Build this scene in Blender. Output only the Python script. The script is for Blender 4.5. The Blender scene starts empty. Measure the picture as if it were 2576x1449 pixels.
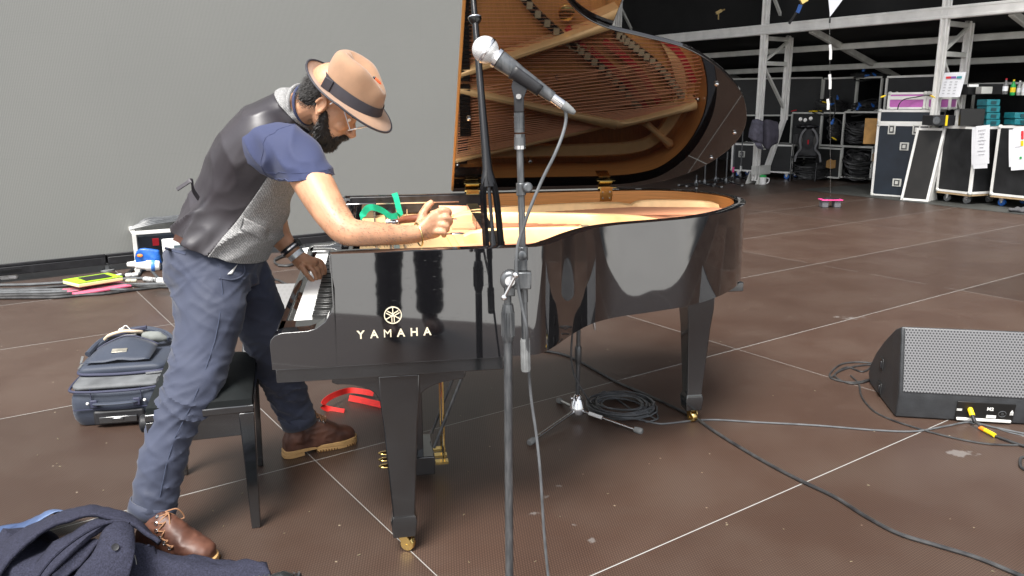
import bpy, bmesh, math, random
from mathutils import Vector as V3, Matrix, noise
random.seed(7)
PI=math.pi
# ------------------------------------------------------------ camera maths (2576x1449 reading grid of the photo)
F=2002.;CX,CY=1288.,724.5;HC=1.42
PT=math.radians(13.0);RL=math.radians(0.26)
_fw=V3((0,math.cos(PT),-math.sin(PT)));_r=V3((1,0,0));_u=_r.cross(_fw)
CR=math.cos(RL)*_r-math.sin(RL)*_u;CU=math.cos(RL)*_u+math.sin(RL)*_r;CF=_fw
O=V3((0,0,HC))
def ray(x,y): return CF+CR*((x-CX)/F)-CU*((y-CY)/F)
def gnd(x,y,z=0.):
    d=ray(x,y);t=(z-HC)/d.z;return O+d*t
def P(x,y,Y):
    d=ray(x,y);return O+d*(Y/d.y)
def onpl(x,y,p,n):
    d=ray(x,y);return O+d*((p-O).dot(n)/d.dot(n))
def px(p): return (p-O).dot(CF)/F
# ------------------------------------------------------------ scene, camera, world, sun
S=bpy.context.scene
cam=bpy.data.objects.new('camera',bpy.data.cameras.new('camera'));S.collection.objects.link(cam);S.camera=cam
cam.data.sensor_width=36;cam.data.lens=36*F/2576;cam.data.clip_end=500;cam.data.clip_start=.05
M=Matrix((CR,CU,-CF)).transposed().to_4x4();M.translation=O;cam.matrix_world=M
W=bpy.data.worlds.new('World');S.world=W;W.use_nodes=True
nt=W.node_tree;bg=nt.nodes['Background'];sky=nt.nodes.new('ShaderNodeTexSky');sky.sky_type='NISHITA';sky.sun_disc=False
SUN_EL,SUN_AZ=math.radians(58),math.radians(203)   # azimuth: 0 = +Y, clockwise
sky.sun_elevation=SUN_EL;sky.sun_rotation=SUN_AZ;sky.air_density=1.0;sky.dust_density=3.0;sky.ozone_density=1.0
hs=nt.nodes.new('ShaderNodeHueSaturation');hs.inputs['Saturation'].default_value=.28
nt.links.new(sky.outputs[0],hs.inputs['Color']);nt.links.new(hs.outputs[0],bg.inputs[0]);bg.inputs[1].default_value=.15
sl=bpy.data.lights.new('sun','SUN');sl.energy=3.8;sl.angle=math.radians(25);sl.color=(1,.97,.92)
so=bpy.data.objects.new('sun',sl);S.collection.objects.link(so)
sd=V3((math.sin(SUN_AZ)*math.cos(SUN_EL),math.cos(SUN_AZ)*math.cos(SUN_EL),math.sin(SUN_EL)))
so.rotation_euler=sd.to_track_quat('Z','Y').to_euler()
S.view_settings.view_transform='Standard';S.view_settings.look='None';S.view_settings.gamma=1;S.view_settings.exposure=.95
S.render.engine='CYCLES'
# ------------------------------------------------------------ materials
MATS={}
def mat(name,col,rough=.5,metal=0.,noise_s=0,var=0.,bump=0.,bump_s=200,coat=0.,ior=1.5,sheen=0.,spec=None,stretch=None,sss=0.,alpha=None,trans=0.,var2=None):
    if name in MATS: return MATS[name]
    m=bpy.data.materials.new(name);m.use_nodes=True;t=m.node_tree;b=t.nodes['Principled BSDF']
    b.inputs['Base Color'].default_value=(*col,1);b.inputs['Roughness'].default_value=rough;b.inputs['Metallic'].default_value=metal
    b.inputs['IOR'].default_value=ior;b.inputs['Coat Weight'].default_value=coat;b.inputs['Coat Roughness'].default_value=.03
    if sheen: b.inputs['Sheen Weight'].default_value=sheen;b.inputs['Sheen Roughness'].default_value=.5
    if spec is not None: b.inputs['Specular IOR Level'].default_value=spec
    if sss: b.inputs['Subsurface Weight'].default_value=sss;b.inputs['Subsurface Radius'].default_value=(.02,.008,.004);b.inputs['Subsurface Scale'].default_value=.5
    if trans: b.inputs['Transmission Weight'].default_value=trans
    tc=t.nodes.new('ShaderNodeTexCoord')
    def co(sc):
        mp=t.nodes.new('ShaderNodeMapping');mp.inputs['Scale'].default_value=sc if isinstance(sc,tuple) else (sc,sc,sc)
        t.links.new(tc.outputs['Object'],mp.inputs[0]);return mp.outputs[0]
    if var:
        n=t.nodes.new('ShaderNodeTexNoise');n.inputs['Scale'].default_value=noise_s or 8;n.inputs['Detail'].default_value=6
        t.links.new(co(stretch or 1.),n.inputs['Vector'])
        r=t.nodes.new('ShaderNodeValToRGB');r.color_ramp.elements[0].position=.3;r.color_ramp.elements[1].position=.7
        c2=var2 or tuple(min(1,c*(1+var)) for c in col)
        r.color_ramp.elements[0].color=(*[c*(1-var) for c in col],1);r.color_ramp.elements[1].color=(*c2,1)
        t.links.new(n.outputs['Fac'],r.inputs[0]);t.links.new(r.outputs[0],b.inputs['Base Color'])
        mr=t.nodes.new('ShaderNodeMapRange');mr.inputs['To Min'].default_value=max(0.02,rough*.8);mr.inputs['To Max'].default_value=min(1,rough*1.25)
        t.links.new(n.outputs['Fac'],mr.inputs[0]);t.links.new(mr.outputs[0],b.inputs['Roughness'])
    if bump:
        n=t.nodes.new('ShaderNodeTexNoise');n.inputs['Scale'].default_value=bump_s;n.inputs['Detail'].default_value=4
        t.links.new(co(1.),n.inputs['Vector']);bp=t.nodes.new('ShaderNodeBump');bp.inputs['Strength'].default_value=bump;bp.inputs['Distance'].default_value=.002
        t.links.new(n.outputs['Fac'],bp.inputs['Height']);t.links.new(bp.outputs[0],b.inputs['Normal'])
    MATS[name]=m;return m
def N(t,k,**kw):
    n=t.nodes.new(k)
    for a,b in kw.items(): setattr(n,a,b)
    return n
black_gloss=mat('piano_lacquer',(.006,.006,.007),.025,coat=.6,ior=2.1,bump=.004,bump_s=7)
def scratch(m,amt=.25):   # fine scratches and dust on the lacquer
    t=m.node_tree;b=t.nodes['Principled BSDF'];tc=N(t,'ShaderNodeTexCoord');mp=N(t,'ShaderNodeMapping');mp.inputs['Scale'].default_value=(3,3,22)
    n=N(t,'ShaderNodeTexNoise');n.inputs['Scale'].default_value=14;n.inputs['Detail'].default_value=8
    t.links.new(tc.outputs['Object'],mp.inputs[0]);t.links.new(mp.outputs[0],n.inputs['Vector'])
    r=N(t,'ShaderNodeMapRange');r.inputs['From Min'].default_value=.64;r.inputs['From Max'].default_value=.78;r.inputs['To Min'].default_value=.03;r.inputs['To Max'].default_value=amt
    t.links.new(n.outputs['Fac'],r.inputs[0]);t.links.new(r.outputs[0],b.inputs['Roughness'])
scratch(black_gloss)
lid_gloss=mat('lid_lacquer',(.006,.005,.005),.02,coat=.5,ior=1.85)
rim_wood=mat('rim_wood',(.68,.30,.09),.35,noise_s=3,var=.18,stretch=(2,2,60),coat=.3)
wood_red=mat('red_wood',(.18,.055,.025),.4,noise_s=10,var=.3,stretch=(1,8,8))
board=mat('soundboard_wood',(.55,.25,.08),.4,noise_s=4,var=.15,stretch=(30,3,3))
gold=mat('bronze_plate',(.95,.60,.28),.36,.2,noise_s=30,var=.06,bump=.05,bump_s=400)
brass=mat('brass',(.83,.6,.22),.18,1.,noise_s=20,var=.12)
steel=mat('steel',(.6,.6,.6),.25,1.,noise_s=30,var=.1)
string_m=mat('string_wire',(.72,.34,.19),.45,.7)
red_felt=mat('red_felt',(.42,.01,.02),.9)
red_strap_m=mat('red_strap',(.65,.02,.015),.7,noise_s=30,var=.15)
green_strap_m=mat('green_strap',(0,.33,.17),.8,noise_s=60,var=.12)
ivory=mat('key_white',(.85,.85,.83),.25)
ebony=mat('key_black',(.01,.01,.01),.3)
satin_metal=mat('worn_black_metal',(.085,.092,.10),.30,.6,noise_s=14,var=.3,var2=(.16,.165,.17),stretch=(6,6,1))
plastic=mat('black_plastic',(.012,.012,.014),.45,noise_s=25,var=.3,bump=.1,bump_s=300)
rubber=mat('grey_rubber',(.16,.165,.165),.7,noise_s=40,var=.2)
cable_m=mat('cable_rubber',(.018,.018,.02),.42,noise_s=20,var=.4,var2=(.05,.05,.05))
cable_g=mat('grey_cable_rubber',(.085,.09,.095),.35,noise_s=20,var=.3)
alu=mat('aluminium',(.76,.75,.72),.45,.1,noise_s=5,var=.12,bump=.1,bump_s=60)
alu_d=mat('dull_aluminium',(.60,.60,.56),.5,.1,noise_s=5,var=.15,bump=.15,bump_s=60)
chrome=mat('chrome',(.75,.75,.76),.16,1.,noise_s=20,var=.1)
case_blk=mat('black_laminate',(.006,.0065,.0075),.5,noise_s=5,var=.6,var2=(.014,.0145,.016),bump=.15,bump_s=250)
case_blu=mat('dark_blue_laminate',(.010,.016,.026),.42,noise_s=5,var=.3,bump=.12,bump_s=250)
pinkm=mat('pink_laminate',(.48,.13,.42),.4,noise_s=12,var=.12)
pinkh=mat('bright_pink_plastic',(.8,.07,.28),.4,noise_s=12,var=.1)
lime=mat('lime_plastic',(.30,.52,.02),.5,noise_s=12,var=.1)
white_p=mat('white_plastic',(.75,.75,.73),.4,noise_s=12,var=.08)
paper=mat('white_paper',(.8,.81,.84),.7,noise_s=6,var=.04)
bluep=mat('blue_plastic',(.01,.10,.40),.4,noise_s=20,var=.2)
yellowp=mat('yellow_tape',(.85,.6,.01),.5,noise_s=20,var=.15)
orangep=mat('orange_tape',(.85,.22,.02),.5)
greenp=mat('green_plastic',(.02,.35,.08),.35)
teal=mat('teal_plastic',(.01,.16,.19),.4,noise_s=20,var=.2)
darkfab=mat('black_fabric',(.003,.003,.0035),.9,noise_s=2,var=.5,var2=(.012,.012,.013),bump=.3,bump_s=6,sheen=.02)
darkhang=mat('black_tent_cloth',(.0018,.0018,.002),.75,noise_s=1.5,var=.4,bump=.6,bump_s=3)
cardboard=mat('cardboard',(.38,.21,.07),.8,noise_s=10,var=.2)
skin=mat('skin',(.48,.25,.145),.46,noise_s=18,var=.2,bump=.35,bump_s=190,sss=.12)
hairm=mat('black_hair',(.012,.010,.009),.55,bump=.5,bump_s=300)
tshirt=mat('navy_jersey',(.024,.032,.082),.85,noise_s=6,var=.10,bump=.12,bump_s=500,sheen=.1)
satin=mat('purple_black_satin',(.030,.026,.031),.44,noise_s=3,var=.25,bump=.05,bump_s=30,spec=.65)
chino=mat('navy_chino',(.029,.036,.064),.75,noise_s=5,var=.14,bump=.15,bump_s=420,sheen=.15)
coatm=mat('navy_wool',(.022,.023,.038),1.0,noise_s=220,var=.45,bump=.8,bump_s=180,spec=.2)
coatl=mat('blue_lining',(.02,.04,.12),.4,noise_s=6,var=.3,var2=(.09,.14,.26))
felt=mat('tan_felt',(.29,.165,.095),.85,noise_s=20,var=.12,bump=.25,bump_s=350,sheen=.25)
band=mat('hat_ribbon',(.030,.028,.036),.6,noise_s=60,var=.1,bump=.15,bump_s=200)
leather=mat('brown_leather',(.060,.022,.015),.52,noise_s=11,var=.45,var2=(.15,.062,.038),bump=.25,bump_s=90)
solem=mat('gum_sole',(.50,.30,.12),.6,noise_s=20,var=.15)
lace=mat('tan_lace',(.26,.13,.065),.8)
velvet=mat('black_velvet',(.004,.006,.0065),.8,noise_s=8,var=.4,spec=.3)
benchm=mat('bench_lacquer',(.007,.008,.009),.12,coat=.4,ior=1.95,noise_s=12,var=.3)
navyn=mat('navy_nylon',(.024,.032,.052),.6,noise_s=7,var=.15,bump=.3,bump_s=420,sheen=.1)
navyl=mat('navy_piping',(.030,.033,.065),.6)
liner=mat('grey_lining',(.10,.105,.11),.7,noise_s=12,var=.3,bump=.2,bump_s=300)
greyfab=mat('grey_camo_fabric',(.10,.095,.125),.85,noise_s=16,var=.3,bump=.3,bump_s=80)
spkpaint=mat('speaker_paint',(.028,.03,.033),.42,noise_s=14,var=.25,bump=.5,bump_s=180)
# tweed: herringbone salt and pepper
tweed=mat('grey_tweed',(.3,.3,.3),.9);t=tweed.node_tree;b=t.nodes['Principled BSDF'];tc=N(t,'ShaderNodeTexCoord')
w=N(t,'ShaderNodeTexWave',bands_direction='DIAGONAL');w.inputs['Scale'].default_value=60;w.inputs['Distortion'].default_value=6;w.inputs['Detail'].default_value=3;w.inputs['Detail Scale'].default_value=4
n=N(t,'ShaderNodeTexNoise');n.inputs['Scale'].default_value=260;n.inputs['Detail'].default_value=3
mx=N(t,'ShaderNodeMath',operation='ADD');r=N(t,'ShaderNodeValToRGB');r.color_ramp.elements[0].position=.62;r.color_ramp.elements[1].position=1.35/1.6
r.color_ramp.elements[0].color=(.16,.16,.16,1);r.color_ramp.elements[1].color=(.33,.325,.32,1)
t.links.new(tc.outputs['Object'],w.inputs['Vector']);t.links.new(tc.outputs['Object'],n.inputs['Vector']);sc=N(t,'ShaderNodeMath',operation='MULTIPLY');sc.inputs[1].default_value=.35
t.links.new(w.outputs['Fac'],sc.inputs[0]);t.links.new(sc.outputs[0],mx.inputs[0]);t.links.new(n.outputs['Fac'],mx.inputs[1]);t.links.new(mx.outputs[0],r.inputs[0]);t.links.new(r.outputs[0],b.inputs['Base Color'])
# deck floor: hex grid, panel tones, scuffs, aluminium seams
AD=V3((math.cos(math.radians(34.85)),math.sin(math.radians(34.85)),0));BD=V3((AD.y,-AD.x,0))
def deck_mat():
    m=bpy.data.materials.new('deck_floor');m.use_nodes=True;t=m.node_tree;b=t.nodes['Principled BSDF'];L=t.links.new
    tc=N(t,'ShaderNodeTexCoord')
    rot=N(t,'ShaderNodeMapping',vector_type='POINT');rot.inputs['Rotation'].default_value=(0,0,-math.radians(34.85));L(tc.outputs['Object'],rot.inputs[0])
    sp=N(t,'ShaderNodeSeparateXYZ');L(rot.outputs[0],sp.inputs[0])
    def Mt(op,a,b_=None,c=None):
        n=N(t,'ShaderNodeMath',operation=op)
        for i,v in enumerate((a,b_,c)):
            if v is None: continue
            if isinstance(v,(int,float)): n.inputs[i].default_value=v
            else: L(v,n.inputs[i])
        return n.outputs[0]
    def VM(op,a,b_=None):
        n=N(t,'ShaderNodeVectorMath',operation=op)
        for i,v in enumerate((a,b_)):
            if v is None: continue
            if isinstance(v,tuple): n.inputs[i].default_value=v
            else: L(v,n.inputs[i])
        return n
    s=1/.0096;p=VM('MULTIPLY',rot.outputs[0],(s,s,0)).outputs[0];R=(1,1.7320508,1);Ri=(1,1/1.7320508,1)
    def cell(q):
        f=VM('FRACTION',VM('MULTIPLY',q,Ri).outputs[0]).outputs[0];return VM('MULTIPLY',VM('SUBTRACT',f,(.5,.5,0)).outputs[0],R).outputs[0]
    a=cell(p);c=cell(VM('SUBTRACT',p,(.5,.8660254,0)).outputs[0])
    la=VM('LENGTH',a).outputs['Value'];lc=VM('LENGTH',c).outputs['Value'];k=Mt('LESS_THAN',la,lc)
    mixv=N(t,'ShaderNodeMix',data_type='VECTOR');L(k,mixv.inputs['Factor']);L(c,mixv.inputs[4]);L(a,mixv.inputs[5])
    ab=VM('ABSOLUTE',mixv.outputs[1]).outputs[0];sx=N(t,'ShaderNodeSeparateXYZ');L(ab,sx.inputs[0])
    hexd=Mt('MAXIMUM',sx.outputs[0],Mt('ADD',Mt('MULTIPLY',sx.outputs[0],.5),Mt('MULTIPLY',sx.outputs[1],.8660254)))
    groove=N(t,'ShaderNodeMapRange');groove.inputs['From Min'].default_value=.30;groove.inputs['From Max'].default_value=.40;L(hexd,groove.inputs[0])
    # seams
    def seam(o,off,per,half):
        f=Mt('FRACT',Mt('DIVIDE',Mt('SUBTRACT',o,off),per));d=Mt('MULTIPLY',Mt('SUBTRACT',.5,Mt('ABSOLUTE',Mt('SUBTRACT',f,.5))),per)
        return Mt('LESS_THAN',d,half)
    sA=seam(sp.outputs[1],1.664,1.2795,.0021);sB=seam(sp.outputs[0],1.062,2.61,.0017)
    nz=N(t,'ShaderNodeTexNoise');nz.inputs['Scale'].default_value=.9;nz.inputs['Detail'].default_value=3;L(rot.outputs[0],nz.inputs['Vector'])
    sBv=Mt('MULTIPLY',sB,Mt('GREATER_THAN',nz.outputs['Fac'],.38))
    seamv=Mt('MAXIMUM',sA,Mt('MULTIPLY',sBv,.75))
    # panel tone
    cx=Mt('FLOOR',Mt('DIVIDE',Mt('SUBTRACT',sp.outputs[0],1.062),2.61));cy=Mt('FLOOR',Mt('DIVIDE',Mt('SUBTRACT',sp.outputs[1],1.664),1.2795))
    cmb=N(t,'ShaderNodeCombineXYZ');L(cx,cmb.inputs[0]);L(cy,cmb.inputs[1]);wn=N(t,'ShaderNodeTexWhiteNoise',noise_dimensions='2D');L(cmb.outputs[0],wn.inputs['Vector'])
    n1=N(t,'ShaderNodeTexNoise');n1.inputs['Scale'].default_value=1.7;n1.inputs['Detail'].default_value=9;n1.inputs['Roughness'].default_value=.65;L(rot.outputs[0],n1.inputs['Vector'])
    mp=N(t,'ShaderNodeMapping');mp.inputs['Scale'].default_value=(2.2,16,1);mp.inputs['Rotation'].default_value=(0,0,.25);L(tc.outputs['Object'],mp.inputs[0])
    n2=N(t,'ShaderNodeTexNoise');n2.inputs['Scale'].default_value=3;n2.inputs['Detail'].default_value=8;n2.inputs['Roughness'].default_value=.7;L(mp.outputs[0],n2.inputs['Vector'])
    def mix(f,a,b_):
        n=N(t,'ShaderNodeMix',data_type='RGBA');
        if isinstance(f,(int,float)): n.inputs[0].default_value=f
        else: L(f,n.inputs[0])
        for i,v in ((6,a),(7,b_)):
            if isinstance(v,tuple): n.inputs[i].default_value=(*v,1)
            else: L(v,n.inputs[i])
        return n.outputs[2]
    def mr(v,a,b_,c=0.,d=1.):
        n=N(t,'ShaderNodeMapRange');n.inputs[1].default_value=a;n.inputs[2].default_value=b_;n.inputs[3].default_value=c;n.inputs[4].default_value=d;L(v,n.inputs[0]);return n.outputs[0]
    wear=mr(n1.outputs['Fac'],.42,.62)
    cellc=mix(wear,(.086,.053,.038),(.098,.067,.051))
    cellc=mix(mr(n2.outputs['Fac'],.5,.72,0,.45),cellc,(.10,.076,.062))
    dark=mix(mr(n1.outputs['Fac'],.3,.55),(.014,.005,.004),(.022,.010,.007))
    vis=mr(n1.outputs['Fac'],.35,.7,1.,.82)
    base=mix(Mt('MULTIPLY',groove.outputs[0],vis),cellc,dark)
    tone=mr(wn.outputs['Value'],0,1,.72,1.12);tv=VM('SCALE',base);tv.inputs['Scale'].default_value=1;L(tone,tv.inputs['Scale'])
    # pale stains near the front and small specks
    n3=N(t,'ShaderNodeTexNoise');n3.inputs['Scale'].default_value=11;n3.inputs['Detail'].default_value=10;n3.inputs['Roughness'].default_value=.7;L(tc.outputs['Object'],n3.inputs['Vector'])
    def spot(c,rx,ry):
        q=VM('MULTIPLY',VM('SUBTRACT',tc.outputs['Object'],(c.x,c.y,0)).outputs[0],(1/rx,1/ry,0)).outputs[0];return mr(VM('LENGTH',q).outputs['Value'],0,1,.36,0)
    st=None
    for (x_,y_,rx,ry) in ((1375,1250,.085,.06),(1400,1222,.06,.05),(1490,1358,.05,.05),(1440,1320,.07,.03),(2140,800,.25,.12),(2420,1140,.2,.1),(1345,1290,.05,.08)):
        q=spot(gnd(x_,y_),rx,ry);st=q if st is None else Mt('MAXIMUM',st,q)
    stv=mr(Mt('ADD',n3.outputs['Fac'],st),.77,.82,0,.7)
    col=mix(stv,tv.outputs[0],(.17,.155,.145))
    vo=N(t,'ShaderNodeTexVoronoi');vo.inputs['Scale'].default_value=9;L(tc.outputs['Object'],vo.inputs['Vector'])
    col=mix(Mt('MULTIPLY',Mt('LESS_THAN',vo.outputs['Distance'],.035),.6),col,(.45,.38,.28))
    col=mix(seamv,col,(.34,.34,.325))
    L(col,b.inputs['Base Color']);L(mr(n1.outputs['Fac'],.3,.7,.38,.43),b.inputs['Roughness']);b.inputs['Specular IOR Level'].default_value=.5
    bp=N(t,'ShaderNodeBump');bp.inputs['Strength'].default_value=.18;bp.inputs['Distance'].default_value=.0006;bp.invert=True;L(groove.outputs[0],bp.inputs['Height']);L(bp.outputs[0],b.inputs['Normal'])
    return m
def led_mat():
    m=bpy.data.materials.new('led_wall_face');m.use_nodes=True;t=m.node_tree;b=t.nodes['Principled BSDF'];L=t.links.new
    tc=N(t,'ShaderNodeTexCoord');mp=N(t,'ShaderNodeMapping');mp.inputs['Rotation'].default_value=(0,0,-math.radians(34.85));L(tc.outputs['Object'],mp.inputs[0])
    sp=N(t,'ShaderNodeSeparateXYZ');L(mp.outputs[0],sp.inputs[0])
    def stripe(o,per,th):
        a=N(t,'ShaderNodeMath',operation='DIVIDE');a.inputs[1].default_value=per;L(o,a.inputs[0]);f=N(t,'ShaderNodeMath',operation='FRACT');L(a.outputs[0],f.inputs[0])
        g=N(t,'ShaderNodeMath',operation='LESS_THAN');g.inputs[1].default_value=th;L(f.outputs[0],g.inputs[0]);return g.outputs[0]
    v=stripe(sp.outputs[0],.0115,.4);h=stripe(sp.outputs[2],.0115,.12);pan=stripe(sp.outputs[0],1.0,.006);pan2=stripe(sp.outputs[2],1.0,.004)
    mx=N(t,'ShaderNodeMath',operation='MAXIMUM');L(v,mx.inputs[0]);L(h,mx.inputs[1])
    n=N(t,'ShaderNodeTexNoise');n.inputs['Scale'].default_value=.7;n.inputs['Detail'].default_value=5;L(tc.outputs['Object'],n.inputs['Vector'])
    r=N(t,'ShaderNodeValToRGB');r.color_ramp.elements[0].color=(.215,.220,.206,1);r.color_ramp.elements[1].color=(.242,.245,.228,1);r.color_ramp.elements[0].position=.3;r.color_ramp.elements[1].position=.7;L(n.outputs['Fac'],r.inputs[0])
    c=N(t,'ShaderNodeMix',data_type='RGBA');c.inputs[7].default_value=(.17,.172,.165,1);L(mx.outputs[0],c.inputs[0]);L(r.outputs[0],c.inputs[6])
    m2=N(t,'ShaderNodeMath',operation='MAXIMUM');L(pan,m2.inputs[0]);L(pan2,m2.inputs[1]);m3=N(t,'ShaderNodeMath',operation='MULTIPLY');m3.inputs[1].default_value=.05;L(m2.outputs[0],m3.inputs[0])
    c2=N(t,'ShaderNodeMix',data_type='RGBA');c2.inputs[7].default_value=(.05,.05,.05,1);L(m3.outputs[0],c2.inputs[0]);L(c.outputs[2],c2.inputs[6]);L(c2.outputs[2],b.inputs['Base Color'])
    b.inputs['Roughness'].default_value=.6;return m
def dots_mat(name,face,hole,per,rad,metal=.5,rot=0.):   # perforated sheet: holes printed by distance on two object axes
    m=bpy.data.materials.new(name);m.use_nodes=True;t=m.node_tree;b=t.nodes['Principled BSDF'];L=t.links.new
    uv=N(t,'ShaderNodeUVMap');mp=N(t,'ShaderNodeMapping');mp.inputs['Scale'].default_value=(1/per,1/(per*1.732),1);L(uv.outputs[0],mp.inputs[0])
    def cell(off):
        a=N(t,'ShaderNodeVectorMath',operation='ADD');a.inputs[1].default_value=(off,off,0);L(mp.outputs[0],a.inputs[0])
        f=N(t,'ShaderNodeVectorMath',operation='FRACTION');L(a.outputs[0],f.inputs[0]);s_=N(t,'ShaderNodeVectorMath',operation='SUBTRACT');s_.inputs[1].default_value=(.5,.5,0);L(f.outputs[0],s_.inputs[0])
        q=N(t,'ShaderNodeVectorMath',operation='MULTIPLY');q.inputs[1].default_value=(1,1.732,0);L(s_.outputs[0],q.inputs[0]);l=N(t,'ShaderNodeVectorMath',operation='LENGTH');L(q.outputs[0],l.inputs[0]);return l.outputs['Value']
    mn=N(t,'ShaderNodeMath',operation='MINIMUM');L(cell(0.),mn.inputs[0]);L(cell(.5),mn.inputs[1])
    lt=N(t,'ShaderNodeMath',operation='LESS_THAN');lt.inputs[1].default_value=rad;L(mn.outputs[0],lt.inputs[0])
    c=N(t,'ShaderNodeMix',data_type='RGBA');c.inputs[6].default_value=(*face,1);c.inputs[7].default_value=(*hole,1);L(lt.outputs[0],c.inputs[0]);L(c.outputs[2],b.inputs['Base Color'])
    b.inputs['Roughness'].default_value=.4
    mm=N(t,'ShaderNodeMath',operation='MULTIPLY_ADD');mm.inputs[1].default_value=-metal;mm.inputs[2].default_value=metal;L(lt.outputs[0],mm.inputs[0]);L(mm.outputs[0],b.inputs['Metallic'])
    return m
deck=deck_mat();ledm=led_mat()
grille=dots_mat('perforated_steel',(.165,.165,.17),(.022,.022,.024),.0135,.31,.2)
grille_d=dots_mat('perforated_black',(.014,.014,.016),(.003,.003,.003),.03,.3,.0)
meshball=dots_mat('mic_mesh',(.85,.85,.85),(.10,.10,.10),.0042,.26,.55)
# ------------------------------------------------------------ mesh helpers
class G:
    def __init__(s): s.v=[];s.f=[];s.sm=[]
    def add(s,v,f,sm=False):
        o=len(s.v);s.v+=[V3(p) for p in v];s.f+=[tuple(i+o for i in q) for q in f];s.sm+=[sm]*len(f);return s
    def box(s,c,sz,ax=None):
        c=V3(c);ax=ax or (V3((1,0,0)),V3((0,1,0)),V3((0,0,1)));h=[d/2 for d in sz]
        v=[c+ax[0]*(h[0]*i)+ax[1]*(h[1]*j)+ax[2]*(h[2]*k) for k in(-1,1) for j in(-1,1) for i in(-1,1)]
        return s.add(v,[(0,2,3,1),(4,5,7,6),(0,1,5,4),(2,6,7,3),(0,4,6,2),(1,3,7,5)])
    def bar(s,a,b,w,h=None,up=V3((0,0,1))):
        a=V3(a);b=V3(b);h=h or w;d=(b-a);L=d.length;d.normalize()
        if abs(d.dot(up))>.98: up=V3((AD.x,AD.y,0)) if abs(d.z)>.9 else V3((0,0,1))
        y=up.cross(d).normalized();z=d.cross(y);return s.box((a+b)/2,(L,w,h),(d,y,z))
    def prism(s,pts,z0,z1,fr=None,sm=False):   # pts 2D in plane (fr: origin, e1, e2, e3)
        o,a,b,c=fr or (V3((0,0,0)),V3((1,0,0)),V3((0,1,0)),V3((0,0,1)));n=len(pts)
        v=[o+a*p[0]+b*p[1]+c*z0 for p in pts]+[o+a*p[0]+b*p[1]+c*z1 for p in pts]
        return s.add(v,[tuple(range(n))[::-1],tuple(range(n,2*n))]+[(i,(i+1)%n,(i+1)%n+n,i+n) for i in range(n)],sm)
    def rings(s,R,closed=True,cap=True,sm=True):
        n=len(R[0]);v=[p for r in R for p in r];f=[]
        for i in range(len(R)-1):
            for j in range(n if closed else n-1): f.append((i*n+j,i*n+(j+1)%n,(i+1)*n+(j+1)%n,(i+1)*n+j))
        if cap: f+=[tuple(range(n))[::-1],tuple(range((len(R)-1)*n,len(R)*n))]
        return s.add(v,f,sm)
    def tube(s,pts,r,n=8,closed=False,cap=True,flat=1.,up=None):
        pts=[V3(p) for p in pts];m=len(pts);rs=r if isinstance(r,(list,tuple)) else [r]*m;R=[];pv=None
        for i,p in enumerate(pts):
            a=pts[(i-1)%m] if (closed or i>0) else p;b=pts[(i+1)%m] if (closed or i<m-1) else p
            d=(b-a);d=d.normalized() if d.length>1e-9 else V3((0,0,1))
            if pv is None:
                q=up or (V3((0,0,1)) if abs(d.z)<.9 else V3((1,0,0)));x=q.cross(d).normalized()
            else: x=(pv-d*pv.dot(d)).normalized()
            if up is not None: x=up.cross(d).normalized()
            pv=x;y=d.cross(x);rr=rs[i];ra,rb=rr if isinstance(rr,tuple) else (rr,rr*flat)
            R.append([p+x*(ra*math.cos(2*PI*k/n))+y*(rb*math.sin(2*PI*k/n)) for k in range(n)])
        if closed: R.append(R[0]);cap=False
        return s.rings(R,True,cap)
    def lathe(s,prof,o,ax=V3((0,0,1)),n=16,sm=True,cap=True):
        o=V3(o);ax=V3(ax).normalized();x=ax.orthogonal().normalized();y=ax.cross(x)
        return s.rings([[o+ax*h+x*(max(r,1e-5)*math.cos(2*PI*k/n))+y*(max(r,1e-5)*math.sin(2*PI*k/n)) for k in range(n)] for r,h in prof],True,cap,sm)
    def cyl(s,a,b,r,n=14,sm=True): a=V3(a);b=V3(b);return s.lathe([(r,0),(r,(b-a).length)],a,b-a,n,sm)
    def ell(s,c,rad,ax=None,n=16,m=10):
        c=V3(c);ax=ax or (V3((1,0,0)),V3((0,1,0)),V3((0,0,1)));rad=rad if isinstance(rad,(tuple,list)) else (rad,)*3;R=[]
        for i in range(m+1):
            t=PI*i/m;R.append([c+ax[0]*(rad[0]*max(math.sin(t),1e-4)*math.cos(2*PI*k/n))+ax[1]*(rad[1]*max(math.sin(t),1e-4)*math.sin(2*PI*k/n))-ax[2]*(rad[2]*math.cos(t)) for k in range(n)])
        return s.rings(R)
    def ribbon(s,pts,w,wd,th=.0015):
        pts=[V3(p) for p in pts];R=[]
        for i,p in enumerate(pts):
            d=(pts[min(i+1,len(pts)-1)]-pts[max(i-1,0)]).normalized();wv=V3(wd[i] if isinstance(wd,list) else wd);wv=(wv-d*wv.dot(d)).normalized();nn=d.cross(wv)
            R.append([p+wv*(w/2)+nn*th,p-wv*(w/2)+nn*th,p-wv*(w/2)-nn*th,p+wv*(w/2)-nn*th])
        return s.rings(R,True,True,False)
    def merge(s,o): return s.add(o.v,[f for f in o.f],False) if False else s._m(o)
    def _m(s,o):
        k=len(s.v);s.v+=o.v;s.f+=[tuple(i+k for i in f) for f in o.f];s.sm+=o.sm;return s
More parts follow.
